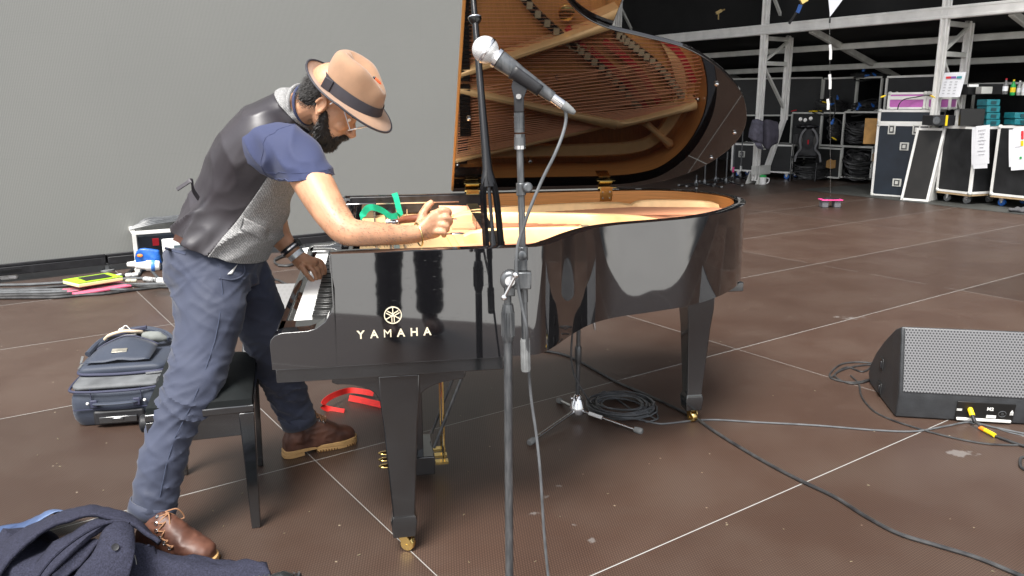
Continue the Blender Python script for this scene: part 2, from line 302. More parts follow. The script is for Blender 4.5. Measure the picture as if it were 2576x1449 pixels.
def spl(pts,k=6,closed=False):
    pts=[V3(p) if len(p)==3 else V3((p[0],p[1],0)) for p in pts];n=len(pts);o=[]
    for i in range(n if closed else n-1):
        g=(lambda j:pts[j%n]) if closed else (lambda j:pts[max(0,min(n-1,j))])
        a,b,c,d=g(i-1),g(i),g(i+1),g(i+2)
        for q in range(k):
            t=q/k;o.append(.5*((2*b)+(c-a)*t+(2*a-5*b+4*c-d)*t*t+(3*b-a-3*c+d)*t**3))
    if not closed: o.append(pts[-1])
    return o
def interp(vals,k):
    return [p.x for p in spl([(v,0,0) for v in vals],k)]
COL=S.collection
def thing(name,label,cat,loc=(0,0,0),group=None,kind=None):
    o=bpy.data.objects.new(name,None);COL.objects.link(o);o.location=loc;o.empty_display_size=.1
    if label:o['label']=label;o['category']=cat
    if group:o['group']=group
    if kind:o['kind']=kind
    return o
def wpos(o):
    p=V3(o.location);q=o.parent
    while q: p+=V3(q.location);q=q.parent
    return p
def obj(name,g,m,parent=None,bevel=0,label=None,cat=None,group=None,kind=None,loc=None,seg=2,subd=0,uvf=None):
    me=bpy.data.meshes.new(name);b0=wpos(parent) if parent else (V3(loc) if loc is not None else V3((0,0,0)))
    me.from_pydata([v-b0 for v in g.v],[],g.f);me.update()
    for p,s_ in zip(me.polygons,g.sm): p.use_smooth=s_
    bm=bmesh.new();bm.from_mesh(me);bmesh.ops.recalc_face_normals(bm,faces=bm.faces);bm.to_mesh(me);bm.free()
    me.set_sharp_from_angle(angle=math.radians(42))
    me.materials.append(m)
    if uvf:
        uv=me.uv_layers.new(name='UVMap')
        for l in me.loops: uv.data[l.index].uv=uvf(me.vertices[l.vertex_index].co+b0)
    o=bpy.data.objects.new(name,me);COL.objects.link(o)
    if parent: o.parent=parent
    elif loc is not None: o.location=b0
    if label:o['label']=label
    if cat:o['category']=cat
    if group:o['group']=group
    if kind:o['kind']=kind
    if bevel:
        md=o.modifiers.new('b','BEVEL');md.width=bevel;md.segments=seg;md.limit_method='ANGLE';md.angle_limit=math.radians(35);md.harden_normals=False
    if subd:
        md=o.modifiers.new('s','SUBSURF');md.levels=subd;md.render_levels=subd
    return o
def fuse(g,vox,sm=4,fac=.5):
    me=bpy.data.meshes.new('t');me.from_pydata(g.v,[],g.f);me.update()
    bm=bmesh.new();bm.from_mesh(me);bmesh.ops.recalc_face_normals(bm,faces=bm.faces);bm.to_mesh(me);bm.free()
    o=bpy.data.objects.new('t',me);COL.objects.link(o)
    md=o.modifiers.new('r','REMESH');md.mode='VOXEL';md.voxel_size=vox;md.adaptivity=0
    if sm: m2=o.modifiers.new('s','SMOOTH');m2.iterations=sm;m2.factor=fac
    dg=bpy.context.evaluated_depsgraph_get();e=o.evaluated_get(dg);m=bpy.data.meshes.new_from_object(e)
    r=G();r.v=[v.co.copy() for v in m.vertices];r.f=[tuple(p.vertices) for p in m.polygons];r.sm=[True]*len(r.f);r.n=[v.normal.copy() for v in m.vertices]
    bpy.data.objects.remove(o);bpy.data.meshes.remove(me);bpy.data.meshes.remove(m);return r
def disp(g,fn):
    g.v=[v+n*fn(v,n) for v,n in zip(g.v,g.n)];return g
def pick(g,test):
    r=G();mp={}
    for f in g.f:
        c=sum((g.v[i] for i in f),V3())/len(f)
        if test(c):
            q=[]
            for i in f:
                if i not in mp: mp[i]=len(r.v);r.v.append(g.v[i])
                q.append(mp[i])
            r.f.append(tuple(q));r.sm.append(True)
    return r
def cut(g,planes):
    me=bpy.data.meshes.new('t');me.from_pydata(g.v,[],g.f);bm=bmesh.new();bm.from_mesh(me)
    for co,no in planes: bmesh.ops.bisect_plane(bm,geom=bm.verts[:]+bm.edges[:]+bm.faces[:],plane_co=co,plane_no=no,dist=.0003)
    r=G();bm.verts.ensure_lookup_table();r.v=[v.co.copy() for v in bm.verts];r.f=[tuple(v.index for v in f.verts) for f in bm.faces];bm.verts.index_update();r.f=[tuple(v.index for v in f.verts) for f in bm.faces];r.sm=[True]*len(r.f);bm.free();bpy.data.meshes.remove(me);return r
def text(txt,size,o,ex,ey,depth=.001,bold=0.,spacing=1.,align='CENTER'):
    c=bpy.data.curves.new('t','FONT');c.body=txt;c.size=size;c.extrude=depth;c.offset=bold;c.align_x=align;c.space_character=spacing;c.resolution_u=3
    ob=bpy.data.objects.new('t',c);COL.objects.link(ob);m=bpy.data.meshes.new_from_object(ob.evaluated_get(bpy.context.evaluated_depsgraph_get()))
    ex=V3(ex).normalized();ey=V3(ey).normalized();ez=ex.cross(ey);g=G();g.add([V3(o)+ex*v.co.x+ey*v.co.y+ez*v.co.z for v in m.vertices],[tuple(p.vertices) for p in m.polygons])
    bpy.data.objects.remove(ob);bpy.data.meshes.remove(m);return g
def copytree(root,loc,label=None,rotz=0,group=None):
    r=root.copy();COL.objects.link(r);r.location=loc;r.rotation_euler=(0,0,rotz)
    if label:r['label']=label
    if group:r['group']=group
    for c in list(root.children):
        d=c.copy();COL.objects.link(d);d.parent=r
        for e in list(c.children):
            h=e.copy();COL.objects.link(h);h.parent=d
    return r
def nz(p,s=1.): return noise.noise(V3(p)*s)
Z=V3((0,0,1));X=V3((1,0,0));Yv=V3((0,1,0))
# ================================================================= SETTING
EN=V3((-AD.y,AD.x,0));EP=EN*(-.72)
g=G();g.add([EP-AD*60,EP+AD*60,EP+AD*60+EN*80,EP-AD*60+EN*80],[(0,1,2,3)]);obj('stage_floor',g,deck,kind='structure')
g=G();g.add([(-120,-120,-1.3),(120,-120,-1.3),(120,120,-1.3),(-120,120,-1.3)],[(0,1,2,3)]);obj('outer_ground',g,mat('pale_ground',(.46,.455,.44),.9,noise_s=.4,var=.05),kind='structure')
g=G();g.box(EP-EN*.03-Z*.66,(110,.05,1.27),(AD,EN,Z));obj('stage_skirt',g,darkfab,kind='structure')
T1=V3((4.41,14.46,0))
q0=gnd(2025,479);q1=gnd(2576,541);bd=(q1-q0).normalized();bn=V3((-bd.y,bd.x,0)); bn=bn if bn.y>0 else -bn
g=G();a=q0+bn*0;g.add([a-bd*.15+Z*.004,a+bd*14+Z*.004,a+bd*14+bn*12+Z*.004,a-bd*.15+bn*12+Z*.004],[(0,1,2,3)])
obj('backstage_floor',g,mat('dusty_floor',(.05,.052,.048),.55,noise_s=2,var=.35),kind='structure')
g=G();g.box((4,25.5,7.8),(70,36,.3));obj('backstage_shade_roof',g,darkfab,kind='structure')  # unseen slab, added overhead to keep sun and sky off the backstage
# LED wall
L0=gnd(0,693,.06);Ldir=AD;Ln=V3((AD.y,-AD.x,0))   # Ln towards camera
led=thing('led_wall','huge grey video wall behind the man with a black metal base rail','video wall',(L0.x,L0.y,0))
La,Lb=-4.,6.72
g=G();hz=.16
g.box(L0+Ldir*((La+Lb)/2)+Z*(3.5+.085)-Ln*.03,(Lb-La,.06,7),(Ldir,-Ln,Z));obj('screen_panel',g,ledm,led)
g=G();g.box(L0+Ldir*((La+Lb)/2)+Z*3.55-Ln*.13,(Lb-La,.12,7.1),(Ldir,-Ln,Z));obj('back_frame',g,plastic,led)
pos=La
while pos<Lb-.1:
    w_=min(1.6,Lb-pos);c=L0+Ldir*(pos+w_/2)
    g=G();g.box(c+Z*.035+Ln*.008,(w_-.02,.06,.066),(Ldir,-Ln,Z));g.box(c+Z*.082+Ln*.002,(w_-.01,.045,.024),(Ldir,-Ln,Z))
    o=obj('base_rail',g,plastic,led,bevel=.004)
    h=G();h.box(c+Z*.036+Ln*.039,(.3,.004,.02),(Ldir,-Ln,Z));obj('slot',h,ebony,o)
    pos+=1.6
g=G()
for s_ in (0.8,2.6,4.2): g.cyl(L0+Ldir*s_-Z*.06,L0+Ldir*s_+Z*.0,.02);g.cyl(L0+Ldir*s_-Z*.06,L0+Ldir*s_-Z*.045,.06)
obj('levelling_foot',g,rubber,led)
# tent / lean-to of black cloth : e = distance behind the tower line, t along it
def TP(t,e,z): return T1+BD*t+AD*e+Z*z
g=G();R=[]
for i in range(30):
    e=-0.05+i*.17
    R.append([TP(-12+j*.5,e,2.72-.26*e+.05*math.sin(j*2.1+i*.3)*math.sin(i*.55)+.03*nz((j*.4,i*.5,0))) for j in range(60)])
g.rings(R,False,False);obj('lean_to_roof',g,darkhang,label='sagging black cloth roof of the lean-to behind the towers',cat='tent roof')
g=G();R=[]
for i in range(14):
    R.append([TP(-12+j*.25,.42+.05*math.sin(j*.9)+.04*nz((j*.3,i*.4,3)),2.74+i*.5) for j in range(120)])
g.rings(R,False,False);obj('upper_curtain',g,darkhang,label='black curtain hanging above the long aluminium beam',cat='curtain')
g=G();R=[]
for i in range(8):
    R.append([TP(-12+j*.25,4.55+.05*math.sin(j*1.1)+.03*nz((j*.3,i*.4,3)),-.0+i*.25) for j in range(120)])
g.rings(R,False,False);obj('back_curtain',g,darkfab,label='black curtain at the back of the lean-to behind the cases',cat='curtain')
# towers
def tower(t,label,zt=7.):
    b=TP(t,0,0);o=thing('truss_tower',label,'truss tower',b,group='aluminium truss towers')
    for e,z0 in ((0,.05),(.70,1.12)):
        g=G();w=.075
        a,c=b+AD*e+Z*z0,b+AD*e+Z*zt
        g.bar(a,c,w*.7)
        for dx,dy in ((1,1),(1,-1),(-1,1),(-1,-1)): g.bar(a+BD*(dx*.036)+AD*(dy*.036),c+BD*(dx*.036)+AD*(dy*.036),.03)
        obj('post',g,alu,o,bevel=.006)
    g=G();g.bar(b+AD*.70+Z*1.14,b+AD*.28+Z*.22,.08,.08);obj('raking_foot',g,alu,o,bevel=.006)
    g=G();g.box(b+AD*.14+Z*.24,(.1,.42,.16),(BD,AD,Z));obj('gusset_plate',g,alu_d,o,bevel=.006)
    g=G()
    for s_ in (-.11,.11): g.prism([(-.12,0),(.12,0),(.03,.2),(-.03,.2)],-.01,.01,(b+BD*s_,AD,Z,BD));
    obj('base_shoe',g,alu_d,o)
    zz=[1.3,2.1,2.55,3.45,4.3,5.2,6.1]
    for i,z in enumerate(zz[:-1]):
        g=G();k=i%2
        a=b+AD*(.04 if k else .66)+Z*(z+.04);c=b+AD*(.66 if k else .04)+Z*(zz[i+1]-.06)
        g.bar(a,c,.05,.04);obj('brace',g,alu_d,o)
    for z in (2.1,2.52,4.3,6.1):
        g=G();g.bar(b+AD*.04+Z*z,b+AD*.66+Z*z,.06,.07);obj('rung',g,alu_d,o,bevel=.005)
    return o
tower(0,'aluminium truss tower with a grey jacket hung on it and a mug at its foot')
tower(3.12,'aluminium truss tower with a paper notice, behind the wheeled flight cases')
tower(-3.75,'aluminium truss tower just right of the raised piano lid, farthest of the three')
def beam(a,b,w,h,label,m=alu):
    g=G();g.bar(a,b,w,h);d=(b-a).normalized();u=Z
    for s_ in (-1,1): g.bar(a+u*(s_*h*.36),b+u*(s_*h*.36),w*1.12,h*.2)
    obj('roof_beam',g,m,label=label,cat='roof beam',group='aluminium roof beams',bevel=.005,loc=a)
beam(TP(-9,-.0,2.66),TP(9,-.0,2.66),.1,.17,'thickest aluminium beam running across both towers under the black curtain')
beam(TP(-9,.96,2.36),TP(9,.96,2.36),.07,.1,'upper of the thin roof beams behind the towers',alu_d)
beam(TP(-9,2.0,2.07),TP(9,2.0,2.07),.07,.1,'lower thin roof beam just above the stacked cases',alu_d)
beam(TP(-9,3.6,1.72),TP(9,3.6,1.72),.06,.08,'lowest roof beam at the back of the lean-to',alu_d)
for t_,lb in ((.85,'sloping rafter right of the tower with the jacket'),(3.95,'sloping rafter right of the tower with the paper notice'),(-2.7,'sloping rafter left of the tower with the jacket')):
    beam(TP(t_,.1,2.6),TP(t_,3.6,1.68),.07,.1,lb,alu_d)
# ================================================================= PIANO (local: s along, w from spine towards camera side)
SA=math.radians(10);PD=V3((math.cos(SA),math.sin(SA),0));PN=V3((PD.y,-PD.x,0));PA=V3((.1,3.93,0))
def Q(s,w,z=0): return PA+PD*s+PN*w+Z*z
pf=(PA,PD,PN,Z)
piano=thing('grand_piano','glossy black grand piano with its lid propped open and the maker name on its side','grand piano',Q(-.1,.8,0))
ctrl=[(-.905,1.55),(-.6,1.55),(-.36,1.55),(-.285,1.54),(-.22,1.47),(-.125,1.34),(-.03,1.235),(.077,1.17),(.223,1.125),(.4,1.06),(.58,.935),(.73,.775),(.82,.63),(.868,.48),(.865,.33),(.80,.17),(.68,.055),(.53,.01),(.335,0),(0,0),(-.905,0)]
rc=[(p.x,p.y) for p in spl(ctrl,6)]
def offs(pts,d):
    o=[]
    for i,p in enumerate(pts):
        a=pts[max(i-1,0)];b=pts[min(i+1,len(pts)-1)];tx,ty=b[0]-a[0],b[1]-a[1];l=math.hypot(tx,ty) or 1;o.append((p[0]-ty/l*-d*-1*-1 if False else p[0]+ty/l*d,p[1]-tx/l*d))
    return o
# sign so that offset goes inwards
_t=offs(rc,.05);inw=.05 if _t[3][1]<rc[3][1] else -.05
sg=1 if inw>0 else -1
ri=offs(rc,sg*.045)
zb,zt=.665,1.005
g=G();R=[]
for p,q in zip(rc,offs(rc,sg*.045)):
    R.append([Q(*p,zb),Q(*p,zt-.006),Q(*offs([p],0)[0],zt-.006)+V3((0,0,.004)),Q(p[0]*.9+q[0]*.1,p[1]*.9+q[1]*.1,zt),Q(q[0],q[1],zt),Q(q[0],q[1],zt-.012),Q(q[0],q[1],zb)])
g.rings(R,True,True);rim=obj('rim',g,black_gloss,piano)
ri2=offs(rc,sg*.049)
g=G();R=[[Q(q[0],q[1],.84),Q(q[0],q[1],zt-.006)] for q in ri2[3:]];g.rings(R,False,False);obj('rim_lining',g,rim_wood,piano)
# treble cheek and arm, bass cheek and arm
arm=[(-.90,.665),(-1.088,.665),(-1.09,.74),(-1.086,.757),(-1.076,.768),(-1.055,.776),(-.98,.778),(-.955,.785),(-.93,.803),(-.912,.83),(-.901,.865),(-.898,.9),(-.902,.93),(-.909,.955),(-.908,.99),(-.903,1.005),(-.90,1.005)]
for w0,w1 in ((1.49,1.55),(0,.06)):
    g=G();g.prism(arm,w0,w1,(PA,PD,Z,PN));obj('arm',g,black_gloss,piano,bevel=.005,seg=3)
for c_,s_ in ((Q(-.905,.075,.93),(.06,.09,.14)),(Q(-.83,1.43,.92),(.14,.12,.13)),(Q(-1.0,1.435,.73),(.15,.10,.08)),(Q(-1.0,.11,.73),(.15,.10,.08)),(Q(-.83,.12,.90),(.14,.12,.17))):
    g=G();g.box(c_,s_,(PD,PN,Z));obj('key_block',g,black_gloss,piano,bevel=.005)
g=G();g.box(Q(-.74,.775,.643),(.68,1.535,.044),(PD,PN,Z));obj('keybed',g,benchm,piano,bevel=.003)
g=G();g.box(Q(-1.065,.775,.72),(.022,1.43,.10),(PD,PN,Z));g.box(Q(-1.045,.775,.715),(.05,1.43,.05),(PD,PN,Z));obj('key_slip',g,black_gloss,piano,bevel=.003)
# keys
g=G();kw=1.225/52
for i in range(52): g.box(Q(-.965,1.375-kw*(i+.5),.745),(.152,kw-.0013,.018),(PD,PN,Z))
obj('white_keys',g,ivory,piano,bevel=.0012,seg=1)
g=G();pat=[1,1,0,1,1,1,0]
for i in range(51):
    if pat[(i+2)%7]: g.box(Q(-.935,1.375-kw*(i+1),.76),(.096,.0105,.02),(PD,PN,Z))
obj('black_keys',g,ebony,piano,bevel=.0015,seg=1)
g=G();g.prism([(-.888,.75),(-.872,.75),(-.852,.93),(-.866,.935)],.18,1.37,(PA,PD,Z,PN));obj('fallboard',g,black_gloss,piano,bevel=.003)
g=G();g.box(Q(-.885,.775,.757),(.006,1.19,.008),(PD,PN,Z));obj('key_felt',g,red_felt,piano)
# inside: soundboard, plate, struts, pins, dampers, strings, bridges
inn=[(x,y) for x,y in offs(rc,sg*.047)]
g=G();g.prism([p for p in inn if p[0]>-.3]+[(-.3,.047)],.835,.842,pf);obj('soundboard',g,board,piano)
pl_out=offs(rc,sg*.10);pin=offs(rc,sg*.17)
g=G()   # plate: rim strip
R=[]
for p,q in zip(pl_out[6:-4],pin[6:-4]):
    R.append([Q(*p,.885),Q(p[0]*.7+q[0]*.3,p[1]*.7+q[1]*.3,.915),Q(*q,.905),Q(*q,.88)])
g.rings(R,True,True)
g.box(Q(-.66,.775,.905),(.34,1.40,.02),(PD,PN,Z))
g.prism([(-.5,.10),(-.36,.10),(-.36,.35),(-.42,.9),(-.46,1.44),(-.5,1.44)],.89,.922,pf)
obj('plate',g,gold,piano,bevel=.006)
def strut(a,b,w=.035,z=.985,nm='strut'):
    g=G();pts=spl([(a[0],a[1],0),((a[0]*.6+b[0]*.4),(a[1]*.6+b[1]*.4),0),(b[0],b[1],0)],5)
    R=[];d=V3((b[0]-a[0],b[1]-a[1],0)).normalized();n_=V3((-d.y,d.x,0))
    for i,p in enumerate(pts):
        k=i/(len(pts)-1);ww=w*(1+.7*(abs(2*k-1)**3));zz=z-.02*(abs(2*k-1)**4)
        R.append([Q(*(p+n_*s_*ww/2).xy,h) for s_,h in ((-1,.89),(-.7,zz-.008),(-.3,zz),(.3,zz),(.7,zz-.008),(1,.89))])
    g.rings(R,True,True);obj(nm,g,gold,piano)
strut((-.44,.53),(.36,.80),.04);strut((-.44,.50),(.41,.30),.04);strut((.41,.30),(.80,.40),.035);strut((-.44,.10),(.36,.29),.03,.955)
strut((-.46,1.03),(.08,1.06),.035);strut((.56,.30),(.72,.17),.03,.955)
g=G();g.box(Q(-.70,.6,.925),(.02,1.2,.02),(PD,PN,Z))
for i in range(220):
    w_=.12+1.3*((i%73)/73);g.cyl(Q(-.77+.05*(i//73),w_,.915),Q(-.77+.05*(i//73),w_,.945),.0035,5)
obj('tuning_pins',g,steel,piano)
g=G()
for i in range(56):   # treble and tenor fan
    k=i/55;w0=1.40-.9*k;p0=(-.48,w0);L_=.10+1.0*k**1.15;a_=.10*k
    p1=(p0[0]+L_*math.cos(a_),w0-L_*math.sin(a_)*-.25);g.tube([Q(*p0,.932),Q(*p1,.928)],.0017,4,cap=False)
hitch=lambda k:(.80,.64-.46*k) if k<.5 else (.80-.76*(k-.5),.41-.2*(k-.5))
for i in range(26):   # overstrung bass
    k=i/25;p0=(-.47,.46-.34*k);p1=hitch(k);g.tube([Q(*p0,.955),Q(*p1,.95)],.0026,4,cap=False)
for i in range(28):
    k=i/27;p0=(-.47,.72-.62*k*.9);p1=(hitch(k)[0]-.03,hitch(k)[1]+.07);g.tube([Q(*p0,.94),Q(*p1,.938)],.0021,4,cap=False)
obj('strings',g,string_m,piano)
def bridge(pts,nm='bridge'):
    g=G();pts=spl([(*p,0) for p in pts],5);n=len(pts)
    for i in range(n-1):
        a,b=pts[i],pts[i+1];g.bar(Q(a.x,a.y,.905),Q(b.x,b.y,.905),.035,.05)
    q_=obj(nm,g,ebony,piano);g=G()
    for i in range(n-1):
        a,b=pts[i],pts[i+1];m_=(a+b)/2;g.box(Q(m_.x,m_.y,.934),(.026,.030,.012),(PD,PN,Z))
    obj('bridge_cap',g,mat('bridge_cap_tan',(.35,.27,.17),.6),q_)
bridge([(-.30,1.34),(-.16,1.05),(-.078,.874),(.126,.70),(.182,.663),(.36,.53),(.526,.368)]);bridge([(.36,.73),(.47,.66),(.62,.55),(.73,.43)])
for pts in ([(.12,.76),(.17,.70),(.22,.66)],[(.45,.78),(.66,.66),(.78,.5)],[(.24,.66),(.42,.52),(.57,.36)],[(.30,.70),(.48,.57),(.62,.40)]):
    g=G();g.ribbon([Q(p.x,p.y,.921) for p in spl([(*p,0) for p in pts],5)],.030,PD+PN*.6,.003);obj('felt_strip',g,red_felt,piano)
g=G()
for i in range(60):
    k=i/59;w_=1.3-1.05*k;s_=-.38+.05*k
    if i%15!=14: g.box(Q(s_,w_,.965),(.05,.012,.03),(PD,PN,Z));g.cyl(Q(s_,w_,.86),Q(s_,w_,.95),.0015,4)
obj('dampers',g,ebony,piano)
for s_,w_ in ((.40,.31),(.71,.175),(.30,.86),(.36,.80),(.81,.42),(-.36,.09),(.0,.1),(.64,.85)):
    g=G();g.lathe([(.006,-.045),(.006,-.008),(.012,-.004),(.012,.004),(.006,.011),(.001,.012)],Q(s_,w_,.93),Z,12);obj('plate_bolt',g,steel,piano)
g=G();g.lathe([(.001,0),(.038,0),(.036,.01),(.02,.016),(.001,.016)],Q(.117,.818,.90),Z,20);obj('medallion',g,brass,piano)
# desk rails along the inside of the case
g=G();g.box(Q(-.58,.064,.960),(.68,.016,.080),(PD,PN,Z));rail_m=mat('rail_black',(.008,.007,.008),.3,noise_s=20,var=.5,var2=(.03,.028,.03));r_=obj('desk_rail',g,rail_m,piano,bevel=.002)
g=G();g.box(Q(-.60,.0735,.968),(.46,.004,.006),(PD,PN,Z));obj('rail_groove',g,chrome,r_)
for s_ in (-.86,-.62,-.48,-.33):
    g=G();g.cyl(Q(s_,.068,.953),Q(s_,.071,.953),.007,10);obj('screw',g,steel,r_)
g=G();g.box(Q(-.58,1.488,.985),(.62,.012,.02),(PD,PN,Z));obj('desk_rail',g,black_gloss,piano,bevel=.002)
# side strip/beam under near side, leg brackets, legs
def leg(s_,w_,br=True,rz=0.):
    fr=(PA,PD,Z,PN)
    L=G()
    def ring(cx,cy,z,hx,hy): return [Q(cx+a*hx,cy+b*hy,z) for a,b in ((-1,-1),(1,-1),(1,1),(-1,1))]
    L.rings([ring(s_,w_,z,h,h*.92) for z,h in ((.620,.062),(.535,.060),(.45,.052),(.14,.035),(.135,.036),(.118,.042),(.06,.037))],True,True,False)
    o=obj('leg',L,benchm,piano,bevel=.004)
    if br:
        g=G();n_=10
        up=[(s_-.20,.62),(s_-.20,.604)];
        for i in range(n_+1):
            a=PI/2*i/n_;up.append((s_-.185+.122*math.sin(a)*1.0,.535+.062*math.cos(a)**1.0))
        for i in range(n_+1):
            a=PI/2*i/n_;up.append((s_+.062+.135*(1-math.cos(a)),.535+.055*math.sin(a)))
        up+=[(s_+.205,.600),(s_+.205,.62)]
        g.prism(up,w_-.045,w_+.045,fr);obj('leg_bracket',g,benchm,piano,bevel=.003)
    else:
        g=G();g.prism([(s_-.085,.665),(s_-.062,.60),(s_+.062,.60),(s_+.085,.665)],w_-.07,w_+.07,fr);g.box(Q(s_+.06,w_+.0,.645),(.22,.2,.04),(PD,PN,Z));obj('leg_block',g,benchm,piano,bevel=.003)
    # caster
    a=math.radians(25+rz);fx=PD*math.cos(a)-PN*math.sin(a)*-1;fy=Z.cross(fx)
    c=Q(s_,w_,0)+fx*.012;w=G();w.lathe([(.004,-.013),(.021,-.013),(.024,-.009),(.024,.009),(.021,.013),(.004,.013)],c+Z*.0245,fy,20);o=obj('caster',w,brass,piano)
    w=G()
    for q_ in (-1,1): w.prism([(-.012,-.006),(.008,-.008),(.016,.012),(-.002,.036),(-.030,.036)],-.0015,.0015,(c+Z*.026+fy*(q_*.0165),fx,Z,fy))
    w.box(c+Z*.06-fx*.012,(.036,.036,.006),(fx,fy,Z));w.cyl(c+Z*.0245-fy*.019,c+Z*.0245+fy*.019,.005,8);obj('fork',w,brass,o)
leg(-.722,1.475);leg(-.722,.10);leg(.62,.62,False,50)
# lyre and pedals
g=G();LC=(-.645,.92)
for q_ in (-.065,.065): g.bar(Q(LC[0],LC[1]+q_,.62),Q(LC[0],LC[1]+q_,.10),.035,.03)
g.box(Q(LC[0]+.01,LC[1],.075),(.10,.22,.075),(PD,PN,Z));g.box(Q(LC[0],LC[1],.56),(.05,.2,.05),(PD,PN,Z));obj('pedal_lyre',g,benchm,piano,bevel=.004)
for q_ in (-.06,0,.06):
    g=G();g.bar(Q(LC[0]+.02,LC[1]+q_,.065),Q(LC[0]-.10,LC[1]+q_,.065),.02,.006);g.ell(Q(LC[0]-.12,LC[1]+q_,.066),(.035,.018,.007),(PD,PN,Z));g.box(Q(LC[0]+.09,LC[1]+q_,.065),(.05,.03,.01),(PD,PN,Z));obj('pedal',g,brass,piano)
    g=G();g.cyl(Q(LC[0]+.10,LC[1]+q_,.068),Q(LC[0]+.10,LC[1]+q_,.62),.0045,8);obj('pedal_rod',g,brass if q_ else chrome,piano)
for q_ in (-.07,.07):
    g=G();g.cyl(Q(LC[0]+.06,LC[1]+q_,.13),Q(LC[0]+.26,LC[1]+q_,.62),.0065,8);obj('lyre_stay',g,satin_metal,piano)
# lid: hinged along the spine, 34 degrees
TH=math.radians(34);LE=PN*math.cos(TH)+Z*math.sin(TH);LN=PD.cross(LE);LN=LN if LN.z>0 else -LN
LO=PA+Z*1.018
lp=[(-.40,-.012)]+[(x+(.012 if x>.3 else 0),y+.015) for x,y in ((-.462,1.565),(-.36,1.56),(-.285,1.545),(-.22,1.475),(-.125,1.345),(-.03,1.24),(.077,1.175),(.223,1.13),(.4,1.065),(.58,.945),(.74,.785),(.835,.63),(.885,.48),(.88,.32),(.81,.16),(.69,.045),(.54,-.01))]+[(.335,-.024)]
lc=[(-.392,-.024),(-.418,.6)]+[(p.x,p.y) for p in spl([(*p,0) for p in lp[1:]],6)]
g=G();g.prism(lc,0,.020,(LO,PD,LE,LN));lid=obj('lid',g,lid_gloss,piano,bevel=.004)
g=G();g.tube([LO+PD*(-.393-.0435*a)+LE*a+LN*(.0) for a in (0.,1.565)],.006,6);obj('lid_edge_trim',g,mat('edge_wood',(.45,.22,.06),.4),lid)
# folded-back front flap lying on top of lid
g=G();g.prism([(-.38,.0),(-.44,1.56),(.10,1.56),(.10,1.10),(.02,1.06),(.02,0)],.022,.040,(LO,PD,LE,LN));obj('folded_front_flap',g,lid_gloss,lid,bevel=.003)
for x,y in ((.62,.86),(.855,.49),(.83,.27),(-.37,.62)):
    g=G();g.ell(LO+PD*x+LE*y-LN*.004,(.010,.010,.008),(PD,LE,LN),12,6);obj('lid_buffer',g,steel,lid)
for x in (-.30,.365):
    g=G();g.box(Q(x,.052,.985),(.062,.004,.07),(PD,PN,Z));g.box(LO+PD*x+LE*.03-LN*.002,(.066,.05,.004),(PD,LE,LN));g.cyl(Q(x-.036,.026,1.012),Q(x+.036,.026,1.012),.008,10);g.cyl(Q(x+.036,.026,1.012),Q(x+.06,.026,1.012),.003,8)
    hgo=obj('hinge',g,brass,piano,bevel=.0015)
    for a,b in ((-.018,.01),(.018,.01),(-.018,-.02),(.018,-.02)):
        g=G();g.cyl(Q(x+a,.052,.985+b),Q(x+a,.0555,.985+b),.004,8);obj('hinge_screw',g,steel,hgo)
# prop
pb=Q(-.415,1.49,.93);ptop=LO+PD*(-.432)+LE*1.40
g=G();d=(ptop-pb);pt=lambda k:pb+d*k
ox=PD
for sgn in (-1,1):
    g.tube(spl([pt(0.0)+ox*(sgn*.024),pt(.12)+ox*(sgn*.023),pt(.24)+ox*(sgn*.0205),pt(.29)+ox*(sgn*.014),pt(.315)+ox*(sgn*.004)],4),(.010),4)
g.tube([pt(.275),pt(.29),pt(.31),pt(.335),pt(.40),pt(.60),pt(.86)],[(.023,.010),(.025,.011),(.021,.011),(.0155,.011),(.014,.0115),(.0115,.0115),(.0105,.0105)],14,up=PN)
g.tube([pt(.86),pt(1.0)],.0095,12)
g.lathe([(.010,-.02),(.017,-.012),(.022,-.002),(.022,.003),(.012,.008),(.009,.014)],pt(.87),d,18)
g.tube([pt(.0),pt(.05),pt(.10),pt(.15)],[.007,.010,.008,.002],8);g.tube([pt(.10),pt(.28)],.0055,8)
obj('lid_prop',g,mat('prop_lacquer',(.004,.004,.0045),.15,noise_s=12,var=.3),piano)
g=G();g.lathe([(.0225,-.002),(.0225,.001)],pt(.872),d,18);obj('prop_collar',g,chrome,piano)
# maker's mark on the side
goldleaf=mat('gold_leaf',(.88,.78,.58),.35,.35)
mc=Q(-.733,1.5525,.814);ez=PN
g=G();n_=40
R=[[mc+PD*(r_*math.cos(2*PI*k/n_))+Z*(r_*math.sin(2*PI*k/n_))+ez*h for r_,h in ((.0262,-.004),(.0262,.001),(.0236,.001),(.0236,-.004))] for k in range(n_+1)];g.rings(R,True,False,False)
for k in range(3):   # three crossed tuning forks
    a=PI/2+k*2*PI/3;e=PD*math.cos(a)+Z*math.sin(a);f=e.cross(ez)
    g.box(mc+e*.0135,(.022,.0026,.002),(e,f,ez));g.ell(mc+e*.0235,(.0022,.0022,.0012),(e,f,ez),8,4)
    g.prism([(.0,-.0012),(.0205,-.0002),(.0205,.0002),(.0,.0012)],-.001,.0012,(mc+e*.002,e,f,ez))
    for q_ in (-1,1): g.box(mc-e*.0115+f*(q_*.0034),(.0185,.0026,.002),(e,f,ez))
    g.box(mc-e*.002,(.004,.0095,.002),(e,f,ez))
obj('maker_emblem',g,goldleaf,piano)
for i,ch in enumerate('YAMAHA'):
    g=text(ch,.034,Q(-.829+i*.0392,1.5515,.7475),PD,Z,.0012,(0. if ch=='M' else .0006));g.v=[v for v in g.v];obj('letter',g,goldleaf,piano)
